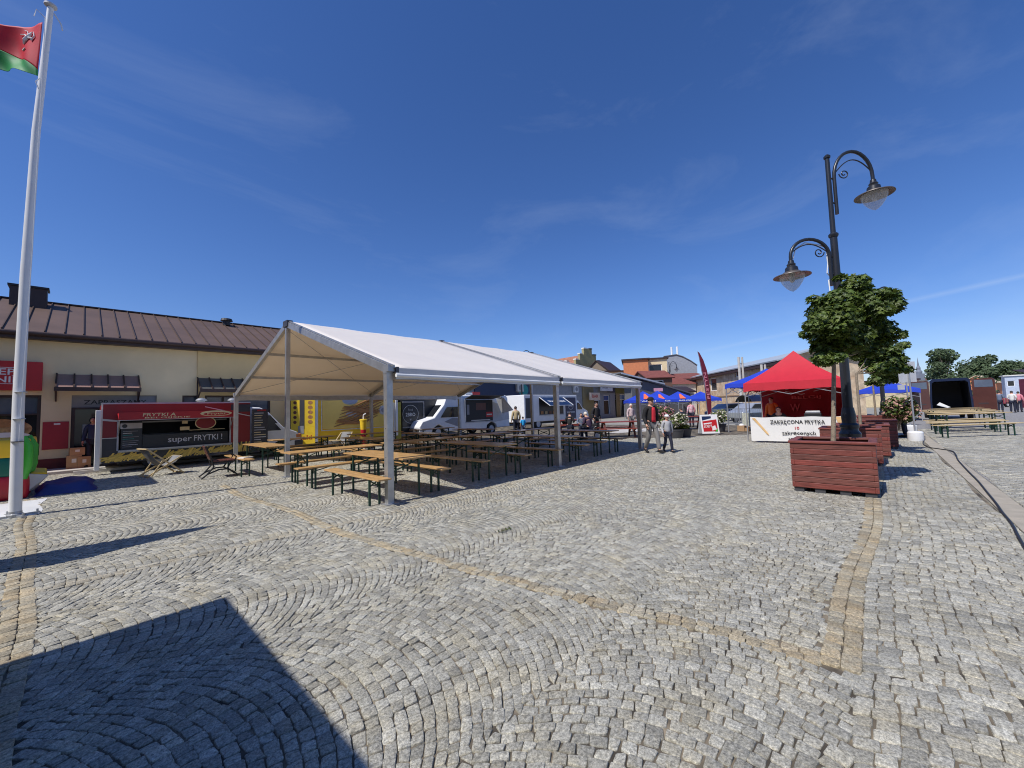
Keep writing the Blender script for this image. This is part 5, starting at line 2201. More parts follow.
b.slab([ab(.08, .2, .01), ab(.3, .25, .01), ab(.25, .45, .01), ab(.1, .4, .01)], .003, paper); b.slab([ab(.2, .15, .012), ab(.34, .15, .012), ab(.34, .3, .012)], .003, vgreen)
b.text('LODY', ab(-.1, .42, .008), (1, 0, 0), (0, .19, .98), .14, white, .4)
b.build('poster', t)
b = MB()
b.b2((-.44, -.2, 0), (.44, .33, .05), dgrey)
b.build('foot', t)

# cardboard boxes beside the banner
for px_, s, lab in ((742, .42, 'open cardboard box with white paper left of the chips banner'), (746.5, .34, 'small cardboard box touching the left end of the chips banner')):
    p = gnd(px_, 431)
    b = MB()
    b.box((0, 0, s * .35), (s, s * .8, s * .7), cardb); b.slab([(-s / 2, -s * .4, s * .7), (s / 2, -s * .4, s * .7), (s / 2, -s * .7, s * .72), (-s / 2, -s * .7, s * .72)], .01, cardb)
    b.ball((0, 0, s * .72), (s * .35, s * .3, s * .22), paper)
    o = tag(b.build('cardboard_box'), lab, 'box')
    o.location = (p.x, p.y, 0)

# crowd barriers
bar_first = None
for i, (px_, D, lab) in enumerate(((725, 27, 'grey steel crowd barrier behind the A-board'), (752, 26, 'grey steel crowd barrier left of the red gazebo'))):
    p = atD(px_, 410, D)
    if bar_first is None:
        t = thing('crowd_barrier', lab, 'barrier', (p.x, p.y, 0), -CT, 'steel crowd barriers')
        b = MB()
        b.tube([(-1.1, 0, .12), (-1.1, 0, 1.1), (1.1, 0, 1.1), (1.1, 0, .12), (-1.1, 0, .12)], .02, steel, 8)
        for k in range(17):
            x_ = -1.1 + 2.2 * (k + 1) / 18
            b.tube([(x_, 0, .12), (x_, 0, 1.1)], .009, steel, 6)
        b.build('frame', t)
        for s in (-.8, .8):
            b = MB()
            b.bar((s, -.3, .02), (s, .3, .02), .04, .04, steel); b.bar((s, 0, .02), (s, 0, .14), .04, .04, steel)
            b.build('foot', t)
        bar_first = t
    else:
        dup(bar_first, (p.x, p.y, 0), -CT, lab)

# flower tubs on the paving
def flower_tub(px, py, w, h, petals, label):
    p = gnd(px, py)
    t = thing('flower_tub', label, 'flower tub', (p.x, p.y, 0), 0, 'flower tubs near the market')
    b = MB()
    b.lathe([(.28, 0), (.36, .35), (.38, .36), (.38, .40), (.3, .40), (.28, .34), (0, .34)], dgrey, 18)
    b.build('tub', t, smooth=30)
    cl = [((random.uniform(-.4, .4) * w, random.uniform(-.4, .4) * w, .36 + h * random.uniform(.2, .65)), (w * .3, w * .3, h * .3)) for _ in range(6)]
    leaf_cloud(cl, 350, .12, leafm, seed=int(px)).build('foliage', t)
    leaf_cloud([(c_, (r_[0] * 1.1, r_[1] * 1.1, r_[2] * 1.15)) for c_, r_ in cl], 330, .11, petals, seed=int(px) + 3).build('blossom', t)


flower_tub(676, 438, .9, .85, petalw, 'cream flowering tub just right of the walking boy')
flower_tub(684, 437, .6, .35, leafy, 'low green planting right beside the cream flower tub')
flower_tub(719, 431.5, .85, .85, petalw, 'cream flowering tub right behind the A-board')
p = atD(717, 407, 30)
shrub(717, 404, 30, 1.2, 1.1, None, 'round yellow bush near the crowd barrier', leafmat=leafy, n=500, ground=True)
shrub(664, 418, 24, 1.2, 1.5, petalp, 'brownish dry flowering shrub behind the walking man', ground=True, n=700)


# picnic tables: red-brown, with A legs
def picnic(px, py, rz, label, first=[None]):
    p = gnd(px, py)
    if first[0] is not None:
        return dup(first[0], (p.x, p.y, 0), rz, label)
    t = thing('picnic_table', label, 'picnic table', (p.x, p.y, 0), rz, 'red brown picnic tables')
    first[0] = t
    b = MB()
    for k in range(4):
        b.box((0, -.3 + k * .2, .76), (2.0, .18, .04), mat('picnic stain', (.26, .05, .03), .4))
    b.build('top', t)
    for s in (-1, 1):
        b = MB()
        for k in range(2):
            b.box((0, s * (.62 + k * .16), .45), (2.0, .14, .04), mat('picnic stain', (.26, .05, .03)))
        b.build('seat', t)
    for x_ in (-.7, .7):
        b = MB()
        for s in (-1, 1):
            b.bar((x_, s * .62, 0), (x_, s * .25, .74), .05, .09, chairw, upv=(1, 0, 0))
        b.bar((x_, -.75, .41), (x_, .75, .41), .05, .08, chairw); b.bar((x_, -.38, .71), (x_, .38, .71), .05, .07, chairw)
        b.build('leg', t)


picnic(618, 437, R(-50), 'dark red picnic table just behind the right end of the marquee')
picnic(690, 429, R(-50), 'dark red picnic table under the market gazebos left of the A-board')
picnic(571, 432, R(-45), 'dark red picnic table behind the marquee next to the box truck cab')


# ------------------------------------------------------------------ people
def skin_shape(verts, edges, radii, sub=1):
    me = bpy.data.meshes.new('s')
    me.from_pydata(verts, edges, [])
    o = bpy.data.objects.new('s', me)
    col.objects.link(o)
    o.modifiers.new('skin', 'SKIN')
    for i, r in enumerate(radii):
        me.skin_vertices[0].data[i].radius = (r, r) if not isinstance(r, tuple) else r
        me.skin_vertices[0].data[i].use_root = (i == 0)
    sb = o.modifiers.new('sub', 'SUBSURF')
    sb.levels = sub
    bpy.context.view_layer.update()
    dg = bpy.context.evaluated_depsgraph_get()
    m2 = bpy.data.meshes.new_from_object(o.evaluated_get(dg))
    vs = [tuple(v.co) for v in m2.vertices]
    fs = [tuple(p.vertices) for p in m2.polygons]
    bpy.data.objects.remove(o)
    bpy.data.meshes.remove(me)
    bpy.data.meshes.remove(m2)
    return vs, fs


def person(loc, face, h, label, topm, botm, hair=hairm, cap=None, pose='stand', shirt=None, shoe=black, hips=None, group=None, sleeves=True, seat=.46):
    """face: direction (dx, dy) the person looks; local +Y forward"""
    rz = math.atan2(-face[0], face[1])
    k = h / 1.75
    t = thing('person', label, 'person', loc, rz, group)
    J = {}
    J['pel'] = (0, 0, .95); J['sp'] = (0, -.01, 1.14); J['ch'] = (0, -.01, 1.33); J['nb'] = (0, -.005, 1.45); J['nk'] = (0, .01, 1.52); J['hd'] = (0, .025, 1.62); J['ht'] = (0, .02, 1.69)
    for s, n in ((-1, 'l'), (1, 'r')):
        J['sh' + n] = (s * .175, -.01, 1.40); J['el' + n] = (s * .235, -.04, 1.13); J['wr' + n] = (s * .25, .05, .89); J['ha' + n] = (s * .25, .075, .82)
        J['hp' + n] = (s * .085, 0, .90); J['kn' + n] = (s * .10, .02, .50); J['an' + n] = (s * .10, -.02, .085); J['to' + n] = (s * .115, .13, .04)
    if pose == 'walk':
        J['knl'] = (-.10, .14, .51); J['anl'] = (-.10, .20, .10); J['tol'] = (-.11, .34, .075)
        J['knr'] = (.10, -.03, .50); J['anr'] = (.10, -.27, .14); J['tor'] = (.11, -.14, .04)
        J['wrl'] = (-.26, -.08, .90); J['hal'] = (-.26, -.09, .83); J['wrr'] = (.26, .13, .90); J['har'] = (.26, .16, .83)
    sd = 0
    if pose in ('sit', 'sitlean'):
        sd = .95 - seat / k - .09
        ln = .18 if pose == 'sitlean' else .04
        for q in ('pel', 'sp', 'ch', 'nb', 'nk', 'hd', 'ht', 'shl', 'shr', 'ell', 'elr', 'wrl', 'wrr', 'hal', 'har', 'hpl', 'hpr'):
            x_, y_, z_ = J[q]
            J[q] = (x_, y_ + max(0, z_ - .95) * ln / .5, z_ - sd)
        zb = .95 - sd
        for s, n in ((-1, 'l'), (1, 'r')):
            J['hp' + n] = (s * .09, 0, zb - .03); J['kn' + n] = (s * .13, .42, zb - .01); J['an' + n] = (s * .13, .40, .085); J['to' + n] = (s * .14, .55, .04)
            J['el' + n] = (s * .25, .10, zb + .22); J['wr' + n] = (s * .16, .32, zb + .20); J['ha' + n] = (s * .13, .39, zb + .20)
    if pose == 'bend':
        for q in ('sp', 'ch', 'nb', 'nk', 'hd', 'ht', 'shl', 'shr'):
            x_, y_, z_ = J[q]
            dz = z_ - .95
            J[q] = (x_, y_ + dz * .85, .95 + dz * .45)
        for s, n in ((-1, 'l'), (1, 'r')):
            x_, y_, z_ = J['sh' + n]
            J['el' + n] = (x_ * 1.1, y_ + .05, z_ - .28); J['wr' + n] = (x_, y_ + .12, z_ - .5); J['ha' + n] = (x_, y_ + .14, z_ - .57)
    J = {q: (a * k, b_ * k, c * k) for q, (a, b_, c) in J.items()}
    names = list(J)
    ix = {q: i for i, q in enumerate(names)}
    rad = dict(pel=.125, sp=.115, ch=.135, nb=.085, nk=.055, hd=.088, ht=.075)
    for n in 'lr':
        rad.update({'sh' + n: .07, 'el' + n: .045, 'wr' + n: .03, 'ha' + n: .035, 'hp' + n: .095, 'kn' + n: .06, 'an' + n: .042, 'to' + n: .035})
    ed = [('pel', 'sp'), ('sp', 'ch'), ('ch', 'nb'), ('nb', 'nk'), ('nk', 'hd'), ('hd', 'ht')]
    for n in 'lr':
        ed += [('nb', 'sh' + n), ('sh' + n, 'el' + n), ('el' + n, 'wr' + n), ('wr' + n, 'ha' + n), ('pel', 'hp' + n), ('hp' + n, 'kn' + n), ('kn' + n, 'an' + n), ('an' + n, 'to' + n)]

    def shape(keys, scale, edges):
        ks = list(keys)
        ii = {q: i for i, q in enumerate(ks)}
        return skin_shape([J[q] for q in ks], [(ii[a], ii[c]) for a, c in edges if a in ii and c in ii], [rad[q] * k * scale(q) for q in ks])
    b = MB()
    vs, fs = shape(names, lambda q: 1.0, ed)
    b.add(vs, fs, skin)
    hd = Vector(J['hd'])
    b.ball(tuple(hd + Vector((0, .012, .0)) * k), (.074 * k, .092 * k, .115 * k), skin, 14, 10)
    b.ball(tuple(hd + Vector((0, .108, -.012)) * k), (.013 * k, .018 * k, .022 * k), skin, 8, 6)
    for s in (-1, 1):
        b.ball(tuple(hd + Vector((s * .030, .092, .014)) * k), .011 * k, black, 8, 6)
        b.ball(tuple(hd + Vector((s * .076, .0, -.005)) * k), (.012 * k, .022 * k, .032 * k), skin, 8, 6)
    b.ball(tuple(hd + Vector((0, .096, -.052)) * k), (.024 * k, .010 * k, .006 * k), mat('lips', (.35, .12, .1), .5), 8, 6)
    for n, s in (('l', -1), ('r', 1)):
        hp, wp = Vector(J['ha' + n]), Vector(J['wr' + n])
        d = (hp - wp).normalized()
        fw = Vector((0, 1, 0)) if abs(d.y) < .8 else Vector((1, 0, 0))
        fw = (fw - d * fw.dot(d)).normalized()
        inn = Vector((-s, 0, 0))
        inn = (inn - d * inn.dot(d))
        for j, ln in enumerate((.062, .074, .07, .052)):
            o_ = hp + fw * ((j - 1.5) * -.018) * k + d * .02 * k
            b.tube([o_, o_ + (d * ln * .55 + inn * .008) * k, o_ + (d * ln * .9 + inn * .03) * k], [.0095 * k, .009 * k, .007 * k], skin, 6)
        o_ = wp + fw * .025 * k + d * .03 * k
        b.tube([o_, o_ + (d * .03 + fw * .03) * k, o_ + (d * .06 + fw * .035 + inn * .01) * k], [.012 * k, .010 * k, .008 * k], skin, 6)
    b.build('body', t, smooth=70)
    # jacket
    b = MB()
    tk = ['pel', 'sp', 'ch', 'nb', 'shl', 'shr', 'ell', 'elr', 'hpl', 'hpr'] + (['wrl', 'wrr'] if sleeves else [])
    vs, fs = shape(tk, lambda q: {'pel': 1.25, 'sp': 1.32, 'ch': 1.2, 'nb': 1.05, 'hpl': 1.2, 'hpr': 1.2, 'shl': 1.18, 'shr': 1.18, 'ell': 1.45, 'elr': 1.45, 'wrl': 1.6, 'wrr': 1.6}[q], ed)
    b.add(vs, fs, topm)
    b.build('jacket', t, smooth=70)
    if shirt:
        b = MB()
        c0 = Vector(J['ch'])
        pts = [(0, .148, 1.44), (0, .165, 1.34), (0, .158, 1.2), (0, .148, 1.06), (0, .145, .98)]
        wd = [.045, .068, .07, .072, .075]
        vs = []
        for (x_, y_, z_), w_ in zip(pts, wd):
            for f in (-1, -.5, 0, .5, 1):
                vs.append((w_ * f * k, (y_ + .012 - .02 * f * f) * k, z_ * k))
        b.add(vs, [(5 * i + j, 5 * i + j + 1, 5 * i + j + 6, 5 * i + j + 5) for i in range(4) for j in range(4)], shirt)
        o = b.build('shirt', t, smooth=60)
        o.modifiers.new('thickness', 'SOLIDIFY').thickness = .03
    b = MB()
    vs, fs = shape(['pel', 'hpl', 'hpr', 'knl', 'knr', 'anl', 'anr'], lambda q: {'pel': 1.08, 'hpl': 1.1, 'hpr': 1.1, 'knl': 1.3, 'knr': 1.3, 'anl': 1.65, 'anr': 1.65}[q], ed)
    b.add(vs, fs, botm)
    b.build('trousers', t, smooth=70)
    for n in 'lr':
        a, to = Vector(J['an' + n]), Vector(J['to' + n])
        b = MB()
        d = (to - a)
        d.z = 0
        d = d.normalized()
        b.tube([a - d * .05 * k - Vector((0, 0, .03)) * k, a + Vector((0, 0, -.025)) * k, to * 1.0, to + d * .08 * k + Vector((0, 0, -.008)) * k], [.042 * k, .052 * k, .042 * k, .026 * k], shoe, 10)
        b.build('shoe', t, smooth=60)
    hc = hd + Vector((0, -.012, .02)) * k
    b = MB()
    n, kk = 16, 7
    vs, fs = [], []
    for i in range(kk + 1):
        th = math.pi * .56 * i / kk
        for j in range(n):
            ph = 2 * math.pi * j / n
            fr = math.sin(ph)
            t2 = th * (1.0 - .30 * max(0, fr))
            vs.append((hc.x + .086 * k * math.sin(t2) * math.cos(ph), hc.y + .105 * k * math.sin(t2) * math.sin(ph), hc.z + .112 * k * math.cos(t2)))
    for i in range(kk):
        for j in range(n):
            j2 = (j + 1) % n
            fs.append((i * n + j, (i + 1) * n + j, (i + 1) * n + j2, i * n + j2))
    b.add(vs, fs, hair)
    b.build('hair', t, smooth=70)
    if cap:
        b = MB()
        b.lathe([(.102 * k, .035 * k), (.102 * k, .07 * k), (.088 * k, .105 * k), (.05 * k, .128 * k), (0, .134 * k)], cap, 18, tuple(hc + Vector((0, .005, 0)) * k))
        b.slab([tuple(hc + Vector((x_, y_, .045)) * k) for x_, y_ in ((-.085, .06), (.085, .06), (.075, .15), (.0, .185), (-.075, .15))], .008 * k, cap)
        b.build('cap', t, smooth=40)
    return t


tocam = lambda p: (-p.x, -p.y)
p = gnd(653, 453)
person(p, (-.6, -.9), 1.80, 'man in black jacket, red shirt, grey trousers and dark cap walking out from the marquee', blackc, greyc, cap=blackc, pose='walk', shirt=mat('red shirt cloth', (.55, .02, .035), .8))
p = gnd(668.5, 452.5)
person(p, (-.75, -.75), 1.22, 'small boy in pale grey jacket, navy trousers and white cap beside the man', greyj, navy, cap=white, pose='walk')
p = gnd(523.5, 436.5)
person(p, (.4, .9), 1.12, 'child in sky blue top standing behind the marquee tables', cyan, denim, sleeves=False)
p = gnd(516.5, 436)
person(p, (.5, .85), 1.72, 'person in beige jacket standing beside the child in blue', beige, navy)
p = gnd(597, 435)
person(p, (-.3, -.9), 1.78, 'person dressed in black standing by the pram behind the marquee', blackc, blackc)
p = gnd(590, 440)
person(p, (.3, .9), 1.70, 'white haired person in plum jacket seated at the red picnic table', purple, navy, hair=hairw, pose='sitlean')
p = gnd(570, 436)
person(p, (.8, .4), 1.68, 'dark clothed person seated to the left of the person with the blue grey top', blackc, navy, pose='sitlean')
p = gnd(582, 437)
person(p, (-.7, -.5), 1.55, 'seated person in blue grey top next to the pram', mat('blue grey cloth', (.14, .17, .24), .85), navy, pose='sit')
p = gnd(632, 432)
person(p, (-.5, -.8), 1.65, 'person in a pale pink flowered blouse standing behind the marquee corner', mat('flowered blouse', (.55, .42, .40), .85, var=.4, vscale=18), greyc, hair=hairw)
p = gnd(692, 427)
person(p, (.7, .6), 1.70, 'person in pink and white patterned shirt by the blue gazebos', mat('pink white print', (.62, .20, .24), .8, var=.1, vscale=20, c2=(.75, .70, .68)), navy)
p = gnd(683, 428)
person(p, (.3, .8), 1.65, 'person in dark top seated at the picnic table under the blue gazebos', navy, navy, pose='sit')
p = gnd(1001, 412)
person(p, (.9, -.2), 1.78, 'person in grey blue shirt and dark trousers walking away on the right', mat('slate shirt', (.13, .16, .22), .85), navy, sleeves=False)
p = gnd(1013.5, 412.5)
person(p, (.9, -.3), 1.76, 'person in white shirt and dark trousers walking away beside the one in slate shirt', offwhite, navy, sleeves=False)
p = gnd(1020, 412)
person(p, (.9, -.3), 1.70, 'person in pink top at the right edge', pink, navy)
p = Vector((18.95, 2.9, 0))
person(p, (-.9, -.1), 1.72, 'person in dark top seated behind the banner in the red gazebo', blackc, navy, pose='sitlean')
b = MB()
b.box((0, 0, .43), (.4, .4, .04), black)
for sx in (-.17, .17):
    for sy in (-.17, .17):
        b.box((sx, sy, .205), (.03, .03, .41), steel)
o = tag(b.build('stool'), 'black stool under the seller in the red gazebo', 'stool')
o.location = (18.98, 2.9, 0)
p = Vector((20.3, 3.35, 0))
person(p, (-.9, .2), 1.74, 'person in bright orange top at the back of the red gazebo', orangec, navy)
p = atY(92.5, 455, FY - .25)
person(Vector((p.x, FY - .6, .09)), (-.3, -.9), 1.66, 'person in a dark top standing in the shop doorway', mat('dusty navy', (.03, .04, .09), .85), navy)
p = gnd(905.5, 437)
person(p, (.2, .9), 1.62, 'person in dusty pink top bending down behind the planters', mat('dusty pink', (.42, .14, .15), .85), navy, pose='bend')

# pram
p = gnd(590.5, 438.5)
t = thing('pram', 'dark pram with a large arched hood behind the marquee', 'pram', (p.x, p.y, 0), R(-60))
b = MB()
b.box((0, 0, .62), (.75, .40, .22), blackc)
b.build('carrycot', t, bevel=.05)
b = MB()
for k in range(5):
    a0, a1 = R(40 + k * 25), R(40 + (k + 1) * 25)
    ps = []
    for a in (a0, a1):
        for y in (-.22, .22):
            ps.append((.1 + .42 * math.cos(a), y, .66 + .52 * math.sin(a)))
    b.add(ps, [(0, 1, 3, 2)], mat('pram hood', (.05, .035, .045), .8))
b.build('hood', t)
b = MB()
b.tube([(.3, -.2, .3), (-.55, -.2, 1.02), (-.55, .2, 1.02), (.3, .2, .3)], .015, steel, 8); b.tube([(-.3, -.2, .25), (.3, -.2, .6)], .014, steel, 8); b.tube([(-.3, .2, .25), (.3, .2, .6)], .014, steel, 8)
b.build('frame', t)
for x_, y_ in ((-.35, -.26), (-.35, .26), (.35, -.24), (.35, .24)):
    b = MB()
    M = Matrix.Translation((x_, y_, .17)) @ Matrix.Rotation(R(90), 4, 'X')
    b.lathe([(.13, -.02), (.17, -.02), (.17, .02), (.13, .02), (.13, -.02)], tyre, 18, M=M); b.lathe([(0, -.01), (.13, -.008), (.13, .008), (0, .01)], ltgrey, 12, M=M)
    b.build('wheel', t)

# ------------------------------------------------------------------ right hand side: sign posts, van, benches
first_sign = None
for i, (px_, py_, lab) in enumerate(((911, 433, 'grey road sign on a pole in the farther white weight'), (916, 441, 'grey road sign on a pole in the nearer round white weight'))):
    p = gnd(px_, py_)
    t = thing('road_sign', lab, 'road sign', (p.x, p.y, 0), -CT, 'temporary road signs with white weights')
    b = MB()
    b.lathe([(.20, 0), (.21, .03), (.21, .30), (.18, .34), (.05, .35)], white, 18)
    b.build('weight', t, smooth=35)
    b = MB()
    b.tube([(0, 0, .3), (-.04 if i else 0, 0, 2.55)], .028, steel, 10)
    b.build('pole', t)
    b = MB()
    if i:
        b.box((-.05, .04, 2.28), (.62, .012, .40), ltgrey); b.box((.1, .04, 2.66), (.3, .012, .3), ltgrey)
    else:
        b.box((-.15, .04, 2.35), (.62, .012, .42), ltgrey); b.box((.05, -.03, 1.2), (.28, .012, .5), white); b.box((-.2, .04, 1.98), (.3, .012, .22), ltgrey)
    b.build('sign_plate', t)

def cargo_van():
    c = atD(951.5, 404, 25)
    t = thing('cargo_van', 'dark van with both rear doors wide open showing its black cargo hold', 'van', (c.x, c.y, 0), R(-90))
    # local: +X screen right, +Y away
    b = MB()
    w, h, z0, L = .92, 2.62, .5, 5.4
    prof = [(-w, z0), (w, z0), (w * 1.0, 1.2), (w * .93, h - .12), (w * .80, h), (-w * .80, h), (-w * .93, h - .12), (-w, 1.2)]
    n = len(prof)
    inn = [(x_ * .92, z_ if z_ > 1 else z_ + .0) for x_, z_ in prof]
    inn = [(x_ * .9, .48 + (z_ - z0) * .93) for x_, z_ in prof]
    vs = [(x_, 0, z_) for x_, z_ in prof] + [(x_ * (.9 if 1 else 1), L, z_ if z_ < 1.3 else z_) for x_, z_ in prof] + [(x_, 0, z_) for x_, z_ in inn] + [(x_, 3.2, z_) for x_, z_ in inn]
    fs = []
    for i in range(n):
        j = (i + 1) % n
        fs.append((i, j, n + j, n + i)); fs.append((j, i, 2 * n + i, 2 * n + j)); 
    b.add(vs, fs, vannavy)
    b.add(vs, [tuple(range(n, 2 * n))[::-1]], vannavy)
    fs2 = [(2 * n + (i + 1) % n, 2 * n + i, 3 * n + i, 3 * n + (i + 1) % n) for i in range(n)] + [tuple(range(3 * n, 4 * n))]
    b.add(vs, fs2, black)
    b.build('body', t, smooth=25)
    for s in (-1, 1):
        b = MB()
        M = Matrix.Translation((s * w, -.02, 0)) @ Matrix.Rotation(R(-16) * s, 4, 'Z')
        pr = [(0, z0 + .05), (s * .92, z0 + .05), (s * .92, h - .2), (s * .80, h - .08), (0, h - .12)]
        b.prism(pr if s > 0 else pr[::-1], -.03, .03, vanblue)
        b.v = [tuple(M @ Vector(v)) for v in b.v]
        dd = b.build('rear_door', t)
        b = MB()
        pr = [(s * .1, 2.0), (s * .84, 2.0), (s * .82, h - .2), (s * .1, h - .18)]
        b.prism(pr if s > 0 else pr[::-1], -.04, -.032, glassb)
        b.v = [tuple(M @ Vector(v)) for v in b.v]
        b.build('door_window', dd)
        b = MB()
        b.prism([(s * .2, 1.0), (s * .6, 1.0), (s * .6, 1.04), (s * .2, 1.04)] if s > 0 else [(s * .2, 1.04), (s * .6, 1.04), (s * .6, 1.0), (s * .2, 1.0)], -.05, -.031, dgrey)
        b.v = [tuple(M @ Vector(v)) for v in b.v]
        b.build('handle', dd)
    b = MB()
    b.b2((-w, -.1, .36), (w, .0, .50), dgrey)
    b.build('bumper', t)
    for x_ in (-.85, .85):
        for y_ in (1.0, 4.3):
            b = MB()
            M = Matrix.Translation((x_, y_, .34)) @ Matrix.Rotation(R(90), 4, 'Y')
            b.lathe([(0, -.1), (.2, -.1), (.34, -.1), (.34, .1), (.2, .1), (0, .1)], tyre, 20, M=M)
            b.build('wheel', t)
    b = MB()
    b.slab([(-.62, .1, .98), (-.15, .1, .78), (.0, .5, .80), (-.45, .6, 1.12)], .03, white)
    tag(b.build('white_sheet'), 'white sheet lying inside the open dark van', 'sheet')
    o = bpy.data.objects['white_sheet']
    o.matrix_world = Matrix.Translation((c.x, c.y, 0)) @ Matrix.Rotation(R(-90), 4, 'Z')


cargo_van()

BP = beer_piece('beer_bench', 3.3, .25, .475, woodp, 'pale pine beer bench standing foremost before the open dark van', 'bench', 'pale benches unloaded before the van')
TP = beer_piece('beer_table', 3.3, .5, .765, woodp, 'pale pine beer table directly behind the two foremost benches by the van', 'table', 'pale tables unloaded before the van')
RB = -CT + R(2)
def spot(px, D):
    q = atD(px, 400, D)
    return (q.x, q.y, 0)
BP.location = spot(975, 14.9)
BP.rotation_euler = (0, 0, RB)
for px_, D, lab in ((965, 16.3, 'second pale bench of the pile before the van, just behind the foremost one'), (963, 17.0, 'third pale bench of the pile before the van'), (958, 18.2, 'fourth pale bench of the pile before the van')):
    dup(BP, spot(px_, D), RB + random.uniform(-.02, .02), lab)
TP.location = spot(968, 17.4)
TP.rotation_euler = (0, 0, RB)
for k, (px_, D) in enumerate(((962, 19.0), (958, 20.4), (955, 21.8))):
    dup(TP, spot(px_, D), RB + random.uniform(-.02, .02), ['second', 'third', 'fourth'][k] + ' pale table in the pile in front of the open van')
for k, (px_, D) in enumerate(((954, 19.3), (950, 20.6), (956, 21.9))):
    q = Vector(spot(px_, D))
    o = dup(BP, (q.x, q.y, .766), RB + .03 * (k - 1), 'pale board with folded legs laid on the %s table before the van' % ['second', 'third', 'fourth'][k])
    o.scale = (.9, 1, .18)

# black cable on the kerb
pts = [(925, 439), (923, 443), (928, 447), (940, 449), (952, 451), (956, 455), (958, 460), (968, 471), (978, 481), (987, 492), (996, 503), (1003, 513), (1012, 524), (1021, 541), (1040, 570)]
b = MB()
P = [gnd(*q_, .018) for q_ in pts]
dense = []
for i in range(len(P) - 1):
    for f in range(5):
        g = f / 5
        a, bb, c_, d_ = P[max(i - 1, 0)], P[i], P[i + 1], P[min(i + 2, len(P) - 1)]
        dense.append(.5 * ((2 * bb) + (c_ - a) * g + (2 * a - 5 * bb + 4 * c_ - d_) * g * g + (-a + 3 * bb - 3 * c_ + d_) * g ** 3))
b.tube(dense, .014, black, 8)
tag(b.build('power_cable', smooth=60), 'black power cable snaking along the kerb on the right', 'cable')


# bits lying on the paving
p = gnd(503, 532)
b = MB()
b.tube([(-.10, 0, .012), (0, .01, .02), (.12, -.01, .012)], .004, bark, 5)
for k in range(7):
    x_ = -.09 + k * .033
    b.quad([(x_, 0, .015), (x_ + .03, .035 * (-1) ** k, .03), (x_ + .06, .045 * (-1) ** k, .018), (x_ + .04, .005, .016)], leafm)
o = tag(b.build('leafy_twig'), 'small green leafy twig lying on the open paving', 'twig')
o.location = (p.x, p.y, .004)
# ------------------------------------------------------------------ background buildings
def block(name, label, cen, ang, w, d, h, wallm, roofm, kind='flat', rh=1.5, windows=(), group=None, over=.25):
    """local +X along the front (seen from -Y), box depth along +Y"""
    t = thing(name, label, 'building', cen, ang, group)
    b = MB()
    hs = [(x0 + w / 2, x1 + w / 2, z0, z1) for x0, x1, z0, z1 in windows]
    holes_wall(b, (-w / 2, 0, 0), (1, 0, 0), w, h, hs, .2, wallm)
    b.quad([(w / 2, 0, 0), (w / 2, d, 0), (w / 2, d, h), (w / 2, 0, h)], wallm)
    b.quad([(w / 2, d, 0), (-w / 2, d, 0), (-w / 2, d, h), (w / 2, d, h)], wallm)
    b.quad([(-w / 2, d, 0), (-w / 2, 0, 0), (-w / 2, 0, h), (-w / 2, d, h)], wallm)
    if kind == 'gable':
        for x_ in (-w / 2, w / 2):
            b.quad([(x_, 0, h), (x_, d, h), (x_, d / 2, h + rh)], wallm)
    b.build('wall', t)
    b = MB()
    o = over
    if kind == 'flat':
        b.b2((-w / 2 - o, -o, h), (w / 2 + o, d + o, h + .22), roofm)
    elif kind == 'gable':
        s = rh / (d / 2)
        b.slab([(-w / 2 - o, -o, h - o * s), (w / 2 + o, -o, h - o * s), (w / 2 + o, d / 2, h + rh), (-w / 2 - o, d / 2, h + rh)], -.12, roofm)
        b.slab([(-w / 2 - o, d / 2, h + rh), (w / 2 + o, d / 2, h + rh), (w / 2 + o, d + o, h - o * s), (-w / 2 - o, d + o, h - o * s)], -.12, roofm)
    elif kind == 'hip':
        q = [(-w / 2 - o, -o, h), (w / 2 + o, -o, h), (w / 2 + o, d + o, h), (-w / 2 - o, d + o, h)]
        i = min(w, d) * .42
        r1, r2 = (-w / 2 + i, d / 2, h + rh), (w / 2 - i, d / 2, h + rh)
        b.quad([q[0], q[1], r2, r1], roofm); b.quad([q[1], q[2], r2], roofm); b.quad([q[2], q[3], r1, r2], roofm); b.quad([q[3], q[0], r1], roofm); b.quad(q[::-1], roofm)
    elif kind == 'shed':
        b.slab([(-w / 2 - o, -o, h), (w / 2 + o, -o, h), (w / 2 + o, d + o, h + rh), (-w / 2 - o, d + o, h + rh)], -.12, roofm)
    b.build('roof', t)
    for x0, x1, z0, z1 in windows:
        b = MB()
        e = .09
        b.b2((x0, .08, z0), (x0 + e, .19, z1), white); b.b2((x1 - e, .08, z0), (x1, .19, z1), white); b.b2((x0 + e, .08, z1 - e), (x1 - e, .19, z1), white); b.b2((x0 + e, .08, z0), (x1 - e, .19, z0 + e), white)
        n = max(1, int((x1 - x0) / 1.1))
        for k in range(1, n):
            xk = x0 + (x1 - x0) * k / n
            b.b2((xk - .04, .09, z0 + e), (xk + .04, .18, z1 - e), white)
        wn = b.build('window', t)
        b = MB()
        b.b2((x0 + e, .13, z0 + e), (x1 - e, .16, z1 - e), glassd)
        b.build('pane', wn)
    return t


SA = -CT      # facing the camera
